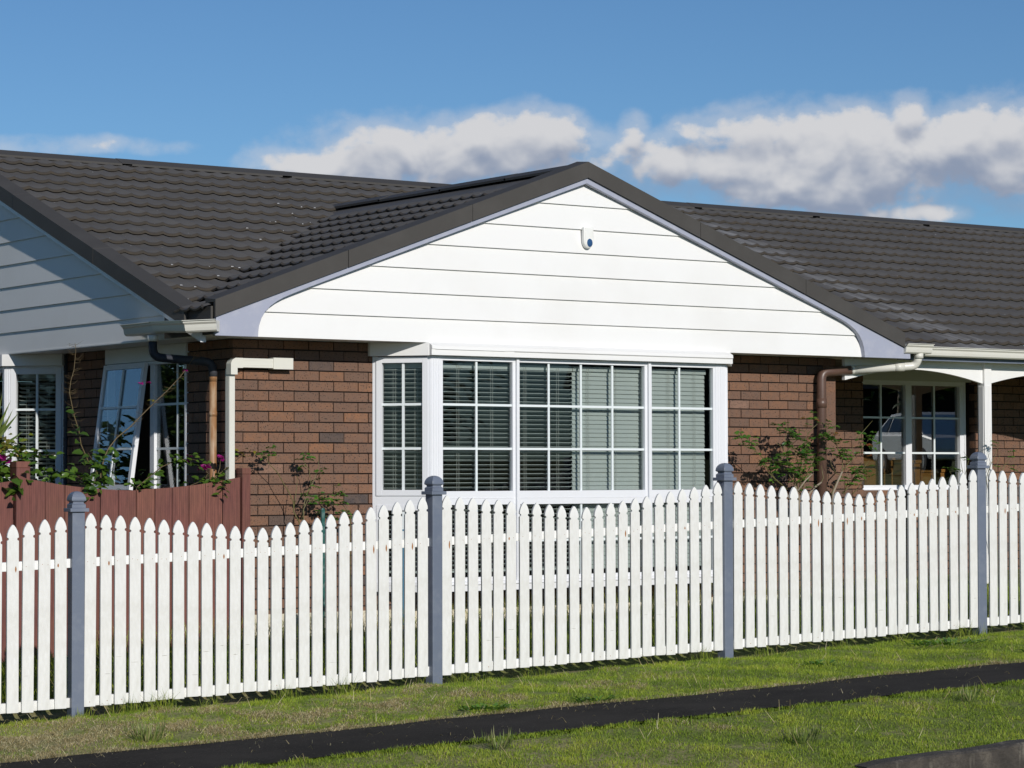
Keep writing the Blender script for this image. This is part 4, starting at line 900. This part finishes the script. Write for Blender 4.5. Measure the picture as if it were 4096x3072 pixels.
rose_far = [[(8.486, -0.3, 1.439), (8.537, -0.3, 1.544), (8.588, -0.3, 1.615), (8.656, -0.3, 1.744)], [(8.586, -0.3, 1.451), (8.637, -0.3, 1.579), (8.671, -0.3, 1.65)], [(8.652, -0.3, 1.451), (8.736, -0.3, 1.521), (8.804, -0.3, 1.603)], [(8.702, -0.3, 1.451), (8.719, -0.3, 1.533), (8.795, -0.3, 1.544)], [(8.453, -0.3, 1.439), (8.521, -0.3, 1.556), (8.473, -0.3, 1.684)]]
rose_twig = [[(7.839, -0.6, 1.417), (7.809, -0.6, 1.531), (7.794, -0.6, 1.633)], [(7.855, -0.6, 1.417), (7.913, -0.6, 1.577), (7.842, -0.6, 1.656)], [(7.68, -0.6, 1.418), (7.649, -0.6, 1.463), (7.658, -0.6, 1.508)], [(7.76, -0.6, 1.429), (7.744, -0.6, 1.463)]]
stakes = [(0.565, -0.5, 1.148), (0.565, -0.5, 0.928), (1.336, -0.5, 0.796), (1.336, -0.5, 0.389)]

lm, fl = MB(), []; S = boug_mid
stems = [down(S[0], 0, .0), down(S[1], 0, 0), down(S[2], .05, .1), down(S[3], .05, 0)]
thorns = []
for st in S[:2]:
    pts = [Vector(p) for p in st]
    for a, b in list(zip(pts, pts[1:]))[3:]:
        for _ in range(5):
            p = a.lerp(b, random.random()); an = random.choice((-1, 1)); thorns.append([p, p + Vector((an * random.uniform(.03, .055), random.uniform(-.02, .02), random.uniform(-.005, .02))), p + Vector((an * random.uniform(.05, .08), 0, random.uniform(.01, .045)))])
spray(lm, S[0][:6], .035, .075, .055); spray(lm, S[1][:4], .07, .07, .05); spray(lm, S[1][4:9], .10, .05, .022, 0, 1); spray(lm, S[2], .016, .07, .05); spray(lm, S[3], .02, .075, .055)
clump(lm, (-1.40, -.03, 1.42), (.09, .05, .05), 34, .07, .05); clump(lm, (-1.12, .12, 1.55), (.07, .04, .06), 26, .08, .058); clump(lm, (-1.34, -.14, 1.34), (.03, .02, .045), 16, .07, .05); clump(lm, (-1.10, .1, 1.42), (.03, .03, .07), 12, .09, .06); clump(lm, (-1.62, -.02, 1.44), (.05, .03, .03), 12, .08, .05)
for p in ((-.33, .2, 2.30), (-.62, .3, 2.20), (-.68, .32, 2.19)): flower(fl, p, .03)
plant('bougainvillea', 'bougainvillea with two long thorny shoots rising above the middle of the board fence', 'shrub', (-1.15, .25, .0), stems + thorns, [.006, .007, .005, .005] + [.0016] * len(thorns), lm, ['boug', 'bougy'], (fl, 'flower', 'bract'), 'bougainvillea along the board fence')
lm, fl = MB(), []; S = boug_right; stems = [down(s, .05, -.1) for s in S]
spray(lm, S[0], .022, .065, .045); spray(lm, S[1], .03, .06, .045); spray(lm, S[2], .05, .06, .045); clump(lm, (-.86, -.04, 1.36), (.10, .05, .03), 36, .06, .04); clump(lm, (-.24, -.06, 1.40), (.07, .04, .035), 40, .065, .045); clump(lm, (-.18, -.15, 1.34), (.02, .01, .03), 10, .07, .045); clump(lm, (-.42, .03, 1.54), (.08, .04, .03), 24, .06, .045); clump(lm, (.10, -.03, 1.62), (.05, .02, .015), 9, .045, .035, 1)
for p, s in (((-.265, -.04, 1.50), .055), ((-.30, -.04, 1.49), .05), ((-.112, .0, 1.585), .04), ((-.10, .0, 1.56), .035), ((-.37, .05, 1.595), .035), ((-.38, .05, 1.55), .03)): flower(fl, p, s)
plant('bougainvillea', 'bougainvillea with magenta flowers at the right end of the board fence by the brick corner', 'shrub', (-.5, .1, .0), stems, [.006] * 4, lm, ['boug', 'bougy'], (fl, 'flower', 'bract'), 'bougainvillea along the board fence')
lm, fl = MB(), []; S = boug_left; stems = [down(s, .05, -.1) for s in S]
spray(lm, S[0], .018, .06, .045, 0, 0); spray(lm, S[3], .02, .06, .04, 0, 1); spray(lm, S[1], .03, .06, .045, 0, 1); spray(lm, S[2], .03, .075, .055)
clump(lm, (-1.98, .08, 1.68), (.12, .05, .05), 70, .06, .042, 1); clump(lm, (-1.86, .08, 1.60), (.10, .05, .05), 46, .065, .045, 0); clump(lm, (-2.02, -.05, 1.44), (.07, .05, .06), 46, .09, .065, 0); clump(lm, (-2.00, -.16, 1.35), (.04, .02, .06), 14, .10, .065, 0); clump(lm, (-2.2, .1, 1.6), (.12, .06, .12), 60, .08, .06, 0); clump(lm, (-1.72, .0, 1.47), (.05, .03, .03), 14, .07, .05)
for p, s in (((-2.02, .02, 1.57), .06), ((-1.99, .02, 1.55), .055), ((-1.885, .0, 1.475), .035)): flower(fl, p, s)
plant('bougainvillea', 'bougainvillea with yellow young leaves over the left post of the board fence', 'shrub', (-2.1, .1, .0), stems, [.006] * 4, lm, ['boug', 'bougy'], (fl, 'flower', 'bract'), 'bougainvillea along the board fence')
# yucca
yc = thing('yucca', 'spiky green yucca at the far left edge behind the board fence', 'yucca', (-1.86, .7, .0)); mb = MB()
B0 = Vector((0, 0, 1.60))
mb.tube([(0.02, 0, 0), (0, .02, .7), (0, 0, 1.25), (0, 0, 1.62)], [.07, .06, .055, .05], 10); mb.build('trunk', M['oldcane'], yc); mb = MB()
def blade3(mb, a, b, w, sag):
    a, b = Vector(a), Vector(b); pts = []; sd = (b - a).cross(Vector((.3, -1, .1))).normalized(); k = 6
    for i in range(k + 1):
        t = i / k; p = a.lerp(b, t) + Vector((0, 0, -sag * math.sin(math.pi * t * .5) * t + sag * t * .9)); ww = w * (1 - t ** 1.6) * (.6 + .8 * min(1, t * 3)) * .6
        nn = (b - a).cross(sd).normalized(); pts.append((p - sd * ww, p + nn * ww * .35, p + sd * ww))
    vs = [q for r in pts for q in r]; mb.add(vs, [(3 * i + j, 3 * i + j + 1, 3 * i + 4 + j, 3 * i + 3 + j) for i in range(k) for j in range(2)], 0, True)
for (x, y, z) in yucca_tips: blade3(mb, B0 + Vector((random.gauss(0, .02), random.gauss(0, .02), random.uniform(-.05, .05))), Vector((x + 1.86, y - .7, z)), .028, .03)
for _ in range(26):
    a = random.uniform(1.4, 5.6); e = random.uniform(-.5, 1.4); l = random.uniform(.35, .55); dr = Vector((math.cos(a) * math.cos(e), math.sin(a) * math.cos(e), math.sin(e)))
    if dr.x > -.05: dr.x *= -.6
    blade3(mb, B0 + Vector((0, 0, random.uniform(-.08, .05))), B0 + dr * l, .028, .05)
mb.build('blades', M['yucca'], yc)
hg = thing('shade_hedge', 'added light-blocking hedge left of the house, mirrored low in the left windows', 'shade_hedge', (-3.6, 5.0, .0)); mb = MB()  # unseen hedge added to cut skylight on the left end wall
for i in range(9): mb.tube([(random.uniform(-.2, .2), -4 + i, -.2), (random.uniform(-.2, .2), -4 + i, 1.9)], .04, 6)
mb.build('stems', M['oldcane'], hg); mb = MB()
for _ in range(6200):
    q = Vector((random.uniform(-.6, .6), random.uniform(-4.6, 4.6), random.uniform(.05, 3.1))); q += Vector((.12 * math.sin(q.y * 2.1), 0, .15 * math.sin(q.y * 1.3) * q.z / 2.5)); a = random.uniform(0, 6.28)
    mb.leaf(q, (math.cos(a), math.sin(a), random.uniform(-.5, .5)), (random.gauss(0, .7), random.gauss(0, .7), 1), random.uniform(.14, .24), random.uniform(.08, .12))
mb.build('foliage', M['treeleaf'], hg)
# roses
def rose(label, stems, base, npts, radii, leafplan, extra=None, old=None, group='rose bushes against the brick wall'):
    lm = MB()
    for c, n, sp in leafplan:
        for _ in range(n):
            p = Vector(c) + Vector((random.gauss(0, sp), random.gauss(0, sp * .6), random.gauss(0, sp * .8))); an = random.uniform(0, 6.28); ax = Vector((math.cos(an), math.sin(an) * .8, random.uniform(-.4, .3))).normalized(); sd = ax.cross(Vector((0, 0, 1))).normalized()
            up = (random.gauss(0, .4), random.gauss(-.5, .4), 1); mi = 1 if random.random() < .04 else 0; s = random.uniform(.7, 1.2)
            for k, (al, si) in enumerate(((1, 0), (.62, .8), (.62, -.8), (.25, .9), (.25, -.9))): mb_ = lm.leaf(p + ax * .06 * al * s, ax * (.9 if si == 0 else .45) + sd * si, up, .045 * s, .032 * s, mi)
    o = plant('rose_bush', label, 'rose bush', base, stems, radii, lm, ['rose', 'rosered'], extra, group, 'cane')
    if old:
        mb = MB()
        for st, r in old: mb.tube(st, [r * (1 - .4 * i / (len(st) - 1)) for i in range(len(st))], 8)
        q = mb.build('old_wood', M['oldcane'], o); q.matrix_parent_inverse = Matrix.Translation((-base[0], -base[1], -base[2]))
S = rose_left
rose('thin rose bush with a few green canes in front of the left brick panel', [[(.53, -.25, .1)] + S[0], S[1], [(.54, -.25, .1)] + S[2], S[3], [(.53, -.26, .1)] + S[4], [(.8, -.3, .1)] + S[5], [(.95, -.3, .1)] + S[6]], (.55, -.25, .05), 0, [.006, .004, .005, .004, .005, .004, .004],
     [((.20, -.22, 1.635), 7, .035), ((.55, -.22, 1.60), 6, .04), ((.68, -.22, 1.46), 4, .03), ((.60, -.25, 1.25), 5, .035), ((.68, -.25, 1.23), 9, .04), ((.76, -.3, 1.27), 7, .035), ((.84, -.3, 1.26), 5, .03), ((.86, -.3, 1.14), 9, .05), ((.62, -.26, 1.07), 4, .05)])
S = rose_main
rose('leafy rose bush with grey old wood left of the brown downpipe', S, (5.92, -.35, .1), 0, [.006, .006, .006, .006, .006, .005, .005, .004, .005, .004, .006, .004, .005],
     [((5.70, -.35, 1.86), 12, .06), ((5.80, -.35, 1.80), 9, .06), ((5.20, -.33, 1.80), 8, .04), ((5.28, -.33, 1.72), 9, .05), ((5.86, -.38, 1.62), 22, .08), ((5.95, -.38, 1.68), 18, .07), ((5.62, -.36, 1.56), 20, .07), ((5.73, -.36, 1.52), 14, .07), ((6.03, -.36, 1.58), 12, .06), ((5.98, -.36, 1.46), 12, .07), ((5.88, -.37, 1.50), 10, .08), ((6.10, -.36, 1.55), 7, .05), ((5.52, -.34, 1.50), 4, .04), ((5.95, -.36, 1.30), 8, .06), ((6.14, -.35, 1.97), 4, .03), ((5.99, -.35, 1.90), 5, .04)],
     None, [([(5.95, -.36, .1), (5.93, -.36, .9), (5.90, -.35, 1.22), (5.855, -.35, 1.33)], .018), ([(5.95, -.36, .9), (6.03, -.35, 1.25), (6.10, -.35, 1.31), (6.19, -.35, 1.36)], .014), ([(5.93, -.36, .8), (5.80, -.34, 1.2), (5.72, -.34, 1.31)], .012), ([(5.88, -.36, 1.28), (5.98, -.36, 1.38), (6.08, -.36, 1.45)], .010)])
S = rose_right
rose('open rose bush with a pale knotted trunk between the brown downpipe and porch window', S, (6.42, -.25, .1), 0, [.006, .006, .004, .005, .004, .006, .004, .004, .005, .004, .005],
     [((6.33, -.25, 1.80), 9, .05), ((6.42, -.25, 1.78), 8, .04), ((6.53, -.25, 1.70), 9, .05), ((6.45, -.25, 1.90), 5, .03), ((6.54, -.25, 1.62), 6, .05), ((6.80, -.25, 1.70), 9, .05), ((6.88, -.25, 1.78), 5, .03), ((6.94, -.25, 1.83), 4, .025), ((6.70, -.26, 1.42), 10, .06), ((6.78, -.26, 1.45), 8, .05), ((6.66, -.26, 1.52), 7, .05), ((6.62, -.26, 1.36), 6, .06), ((6.9, -.26, 1.54), 4, .04)],
     None, [([(6.40, -.26, .1), (6.41, -.26, .9), (6.43, -.25, 1.26), (6.50, -.25, 1.38), (6.55, -.25, 1.46)], .016)])
S = rose_far
rose('bare yellow-green rose canes right of the porch post', [[(8.6 + .03 * i, -.3, .15)] + s for i, s in enumerate(S)], (8.62, -.3, .12), 0, [.005, .004, .004, .004, .004], [((8.66, -.3, 1.72), 2, .03), ((8.79, -.3, 1.6), 2, .03), ((8.72, -.3, 1.5), 3, .04)])
S = rose_twig
rose('few thin rose twigs poking above the pickets before the porch window', [[(7.8, -.6, .15)] + s for s in S], (7.8, -.6, .12), 0, [.004, .004, .003, .003], [((7.66, -.6, 1.49), 4, .025), ((7.75, -.6, 1.46), 3, .02), ((7.8, -.6, 1.6), 2, .03)])
for x, y, zt, m, lab in ((.565, -.5, 1.15, 'stake', 'dark green metal garden stake standing before the left brick panel'), (1.34, -.52, .85, 'bluestake', 'blue plastic garden stake below the left end of the bay window')):
    mb = MB(); mb.box(-.016, .016, -.012, .012, 0, zt - .05); mb.prism([(-.016, zt - .05), (.016, zt - .05), (.010, zt - .03), (-.010, zt - .03)], -.010, .010, 'y'); 
    for k in range(9): mb.box(-.0185, .0185, -.0135, -.008, .12 + k * .1, .135 + k * .1)
    o = mb.build('garden_stake', M[m], None, .003); o.location = (x, y, .05); tag(o, lab, 'stake', 'garden stakes behind the pickets')

# ------------------------------------------------------------------ what the windows mirror: trees and a parked car across the way; plus added light blockers
def tree(name, label, loc, h, r, n, group):
    o = thing(name, label, 'tree', loc, 0, group); mb = MB(); mb.tube([(0, 0, -.3), (.1, 0, h * .3), (0, .1, h * .62)], [.22, .15, .08], 8)
    for i in range(6):
        a = i * 1.05; mb.tube([(.05, .03, h * (.3 + .05 * i)), (math.cos(a) * r * .4, math.sin(a) * r * .4, h * (.5 + .05 * i)), (math.cos(a) * r * .7, math.sin(a) * r * .7, h * (.58 + .05 * i))], [.07, .045, .02], 6)
    mb.build('trunk', M['oldcane'], o); lb_ = MB(); cl = [(random.gauss(0, .45) * r, random.gauss(0, .45) * r, h * random.uniform(.35, .95)) for _ in range(34)]
    for _ in range(n):
        c = random.choice(cl); p = Vector(c) + Vector((random.gauss(0, .22) * r, random.gauss(0, .22) * r, random.gauss(0, .07) * h)); a = random.uniform(0, 6.28)
        lb_.leaf(p, (math.cos(a), math.sin(a), random.uniform(-.6, .5)), (random.gauss(0, .6), random.gauss(0, .6), 1), random.uniform(.25, .5), random.uniform(.12, .2))
    lb_.build('crown', M['treeleaf'], o)
for i, (x, y, h, lab) in enumerate(((-11, 23, 4.0, 'bushy garden tree mirrored in the tilted sash'), (-17, 30, 5.2, 'tall garden tree mirrored beside the tilted sash'), (-8, 19, 3.2, 'small garden tree mirrored in the fixed left pane'), (-7.5, 1.5, 6.5, 'added light-blocking tree nearest the left end of the brick house'), (-8.5, 6.5, 7.0, 'tallest added light-blocking tree beyond the left end of the brick house'))): tree('garden_tree', lab, (x, y, .0), h, h * .38, 1500, 'trees reflected in the left windows')  # last two are unseen trees added to block skylight from the left
for i, (x, y, h, lab) in enumerate(((8, -34, 5.5, 'street tree opposite, mirrored low in the bay window'), (17, -38, 6, 'street tree opposite, mirrored in the middle of the bay'), (26, -40, 6, 'street tree opposite, mirrored right of the bay'), (46, -37, 8.5, 'tall street tree opposite, mirrored in the left pane of the porch window'), (55, -45, 9.5, 'farthest street tree opposite, mirrored in the right pane of the porch window'), (58, -36, 9, 'street tree behind the mirrored silver hatchback'))): tree('street_tree', lab, (x, y, .2 if x < 40 else 1.6), h, h * .5, 1900, 'trees across the street')
nh = thing('backdrop_house', 'low dark backdrop house added across the street, mirrored behind the silver hatchback', 'house', (52, -43, 1.5), R(-45)); mb = MB(); mb.box(-3.5, 3.5, -13, 13, -1, 2.9); mb.build('wall', M['mortar'], nh)  # unseen house added to keep bright sky out of the porch window reflection
mb = MB(); mb.prism([(-4.2, 2.75), (4.2, 2.75), (0, 5.2)], -13.6, 13.6, 'y'); mb.build('roof', M['cap'], nh)
for q in (-9, -3, 3, 9):
    mb = MB(); mb.box(-3.56, -3.48, q - 1, q + 1, .9, 2.2); mb.build('window', M['carglass'], nh)
car = thing('parked_car', 'silver hatchback mirrored in the porch window', 'car', (34.65, -24.05, 1.42), R(-68))
mb = MB(); body = [(-2.05, .35), (-2.1, .6), (-2.02, .86), (-1.2, .98), (1.75, 1.02), (2.05, .95), (2.08, .55), (2.0, .33)]
mb.prism(body, -.86, .86, 'y'); bo = mb.build('body', M['carpaint'], car, .06)
mb = MB(); b = [(-1.25, .97), (-.45, 1.46), (.2, 1.54), (1.2, 1.50), (1.95, .99)]
vs = [(x, -(.82 if z < 1.2 else .66), z) for x, z in b] + [(x, (.82 if z < 1.2 else .66), z) for x, z in b]; n = 5
mb.add(vs, [tuple(range(n)), tuple(range(2 * n - 1, n - 1, -1))] + [(i, i + n, (i + 1) % n + n, (i + 1) % n) for i in range(n)]); mb.build('cabin', M['carpaint'], bo, .03)
for sgn in (-1, 1):
    for q in ([(-1.0, 1.03), (-.42, 1.40), (.10, 1.46), (.12, 1.04)], [(.22, 1.04), (.2, 1.46), (.9, 1.44), (1.0, 1.05)], [(1.1, 1.05), (1.0, 1.43), (1.25, 1.38), (1.65, 1.07)]):
        mb = MB(); vs = [(x, sgn * (.835 - (z - 1.0) * .33), z) for x, z in q]; mb.add(vs + [(x, y - sgn * .02, z) for x, y, z in vs], [(0, 1, 2, 3), (7, 6, 5, 4), (0, 4, 5, 1), (1, 5, 6, 2), (2, 6, 7, 3), (3, 7, 4, 0)]); mb.build('side_window', M['carglass'], car)
    for x in (-1.3, 1.3):
        mb = MB(); mb.tube([(x, sgn * .68, .32), (x, sgn * .885, .32)], .32, 24); w = mb.build('wheel', M['tyre'], car); mb = MB(); mb.tube([(x, sgn * .8, .32), (x, sgn * .893, .32)], .21, 20); mb.build('rim', M['rim'], w)
    mb = MB(); mb.box(1.98, 2.10, sgn * .55 - .12, sgn * .55 + .2, .72, .92); mb.build('tail_lamp', M['lamp'], car, .02)

# ------------------------------------------------------------------ light, sky, camera
AZ, EL = R(9.5), R(22.0)
sun = bpy.data.lights.new('sun', 'SUN'); sun.energy = SUN_E; sun.angle = R(.53); sun.color = (1.0, .955, .885)
so_ = bpy.data.objects.new('sun', sun); link(so_); sv = Vector((-math.sin(AZ) * math.cos(EL), -math.cos(AZ) * math.cos(EL), math.sin(EL)))
so_.rotation_euler = sv.to_track_quat('Z', 'Y').to_euler(); so_.location = sv * 60
W = bpy.data.worlds.new('World'); sc.world = W; W.use_nodes = True; t = W.node_tree; t.nodes.clear()
out = N(t, 'ShaderNodeOutputWorld'); bg = N(t, 'ShaderNodeBackground'); bg.inputs['Strength'].default_value = SKY_S
sky = N(t, 'ShaderNodeTexSky', sky_type='NISHITA'); sky.sun_disc = False; sky.sun_elevation = EL; sky.sun_rotation = R(180) + AZ
sky.air_density = 1.0; sky.dust_density = .0; sky.ozone_density = 1.5; sky.altitude = 1500
def mth(op, a, b=None, c=None):
    n = N(t, 'ShaderNodeMath', operation=op)
    for i, v in enumerate((a, b, c)):
        if v is None: continue
        if isinstance(v, (int, float)): n.inputs[i].default_value = v
        else: L(t, v, n.inputs[i])
    return n.outputs[0]
tc = N(t, 'ShaderNodeTexCoord'); sp = N(t, 'ShaderNodeSeparateXYZ'); L(t, tc.outputs['Generated'], sp.inputs[0])
az = mth('ARCTAN2', sp.outputs[0], sp.outputs[1]); el = mth('ARCSINE', sp.outputs[2])
px = mth('MULTIPLY', mth('SUBTRACT', az, .6149), 5.47); py = mth('MULTIPLY', el, 5.47)
BLOBS = [(-.106, .690, .26, .062, 1.15), (.065, .722, .085, .052, 1.2), (-.02, .722, .10, .045, 1.1), (-.416, .655, .13, .038, 1), (-.23, .635, .16, .032, .8), (.19, .680, .12, .055, .85), (.262, .725, .036, .045, .75),
         (.37, .668, .20, .055, .90), (.435, .732, .085, .030, .85), (.70, .664, .25, .080, 1.5), (.60, .722, .10, .046, 1.2), (.80, .698, .13, .050, 1.25), (.858, .750, .040, .040, 1.15), (.99, .698, .105, .066, 1.25), (1.12, .678, .16, .085, 1.25), (.865, .553, .11, .022, .9), (-.93, .700, .20, .022, .22), (-1.05, .690, .10, .016, .30), (1.6, .7, .3, .08, 1), (-1.7, .68, .25, .05, .9), (2.3, .72, .3, .09, 1), (-2.6, .7, .4, .07, 1)]
def cloud(dy):
    y = mth('ADD', py, dy); cv = N(t, 'ShaderNodeCombineXYZ'); L(t, px, cv.inputs[0]); L(t, mth('MULTIPLY', y, 1.25), cv.inputs[1])
    nz = N(t, 'ShaderNodeTexNoise'); nz.inputs['Scale'].default_value = 7.5; nz.inputs['Detail'].default_value = 3; nz.inputs['Roughness'].default_value = .5; nz.inputs['Distortion'].default_value = .25; L(t, cv.outputs[0], nz.inputs['Vector'])
    nf = N(t, 'ShaderNodeTexNoise'); nf.inputs['Scale'].default_value = 21; nf.inputs['Detail'].default_value = 8; nf.inputs['Roughness'].default_value = .6; L(t, cv.outputs[0], nf.inputs['Vector'])
    d = None
    for cx, cy, rx, ry, w in BLOBS:
        a = mth('MULTIPLY', mth('SUBTRACT', px, cx), 1 / rx); b = mth('MULTIPLY', mth('SUBTRACT', y, cy), 1 / ry)
        v = mth('MULTIPLY_ADD', mth('ADD', mth('MULTIPLY', a, a), mth('MULTIPLY', b, b)), -.55, w); d = v if d is None else mth('SMOOTH_MAX', d, v, .25)
    d = mth('MAXIMUM', d, -1.5)
    big = mth('ADD', d, mth('MULTIPLY', mth('SUBTRACT', nz.outputs['Fac'], .5), 2.1))
    return mth('ADD', big, mth('MULTIPLY', mth('SUBTRACT', nf.outputs['Fac'], .5), 1.15)), mth('ADD', big, mth('MULTIPLY', mth('SUBTRACT', nf.outputs['Fac'], .5), .30))
D0, S0 = cloud(0); D1, S1 = cloud(.040)
def mrange(v, a, b, c=0, d=1, smooth=True):
    n = N(t, 'ShaderNodeMapRange', interpolation_type='SMOOTHSTEP' if smooth else 'LINEAR'); L(t, v, n.inputs[0])
    for i, q in enumerate((a, b, c, d)): n.inputs[i + 1].default_value = q
    return n.outputs[0]
alpha = mth('MAXIMUM', mth('MULTIPLY', mrange(D0, .12, .85), .94), mth('MULTIPLY', mrange(D0, -.60, .60), .40))     # firm puffs inside a thin veil
shade = mrange(mth('SUBTRACT', S0, S1), -.62, .62)
cc = N(t, 'ShaderNodeValToRGB'); e = cc.color_ramp.elements; e[0].position = 0; e[0].color = (*CLOUD_LO, 1); e[1].position = 1; e[1].color = (*CLOUD_HI, 1); L(t, shade, cc.inputs['Fac'])
hs = N(t, 'ShaderNodeHueSaturation'); hs.inputs['Saturation'].default_value = SKY_SAT; hs.inputs['Value'].default_value = SKY_V; L(t, sky.outputs[0], hs.inputs['Color'])
mx = N(t, 'ShaderNodeMix', data_type='RGBA'); L(t, alpha, mx.inputs[0]); tint = N(t, 'ShaderNodeMix', data_type='RGBA', blend_type='MULTIPLY'); tint.inputs[0].default_value = 1; tint.inputs[7].default_value = (*SKY_T, 1); L(t, hs.outputs[0], tint.inputs[6]); L(t, tint.outputs[2], mx.inputs[6]); L(t, cc.outputs[0], mx.inputs[7])
L(t, mx.outputs[2], bg.inputs['Color']); L(t, bg.outputs[0], out.inputs[0])

cam = bpy.data.cameras.new('camera'); cam.sensor_width = 36; cam.lens = 10132.06 / 4096 * 36; cam.clip_end = 3000; cam.clip_start = .1
co = bpy.data.objects.new('camera', cam); link(co); sc.camera = co
th, p, r = R(35.232), R(2.0246), R(-.1209)
f = Vector((math.sin(th) * math.cos(p), math.cos(th) * math.cos(p), math.sin(p))); rt = Vector((math.cos(th), -math.sin(th), 0)); up = rt.cross(f)
r2 = rt * math.cos(r) + up * math.sin(r); u2 = -rt * math.sin(r) + up * math.cos(r)
co.matrix_world = Matrix(((r2.x, u2.x, -f.x, -10.1801), (r2.y, u2.y, -f.y, -18.4135), (r2.z, u2.z, -f.z, 1.45), (0, 0, 0, 1)))
vs_ = sc.view_settings; vs_.view_transform = 'Standard'; vs_.look = 'None'; vs_.gamma = 1; vs_.use_curve_mapping = False; vs_.exposure = EXPO
sc.display_settings.display_device = 'sRGB'
sc.render.engine = 'CYCLES'; cy = sc.cycles; cy.max_bounces = 10; cy.transparent_max_bounces = 24; cy.diffuse_bounces = 4; cy.use_denoising = True
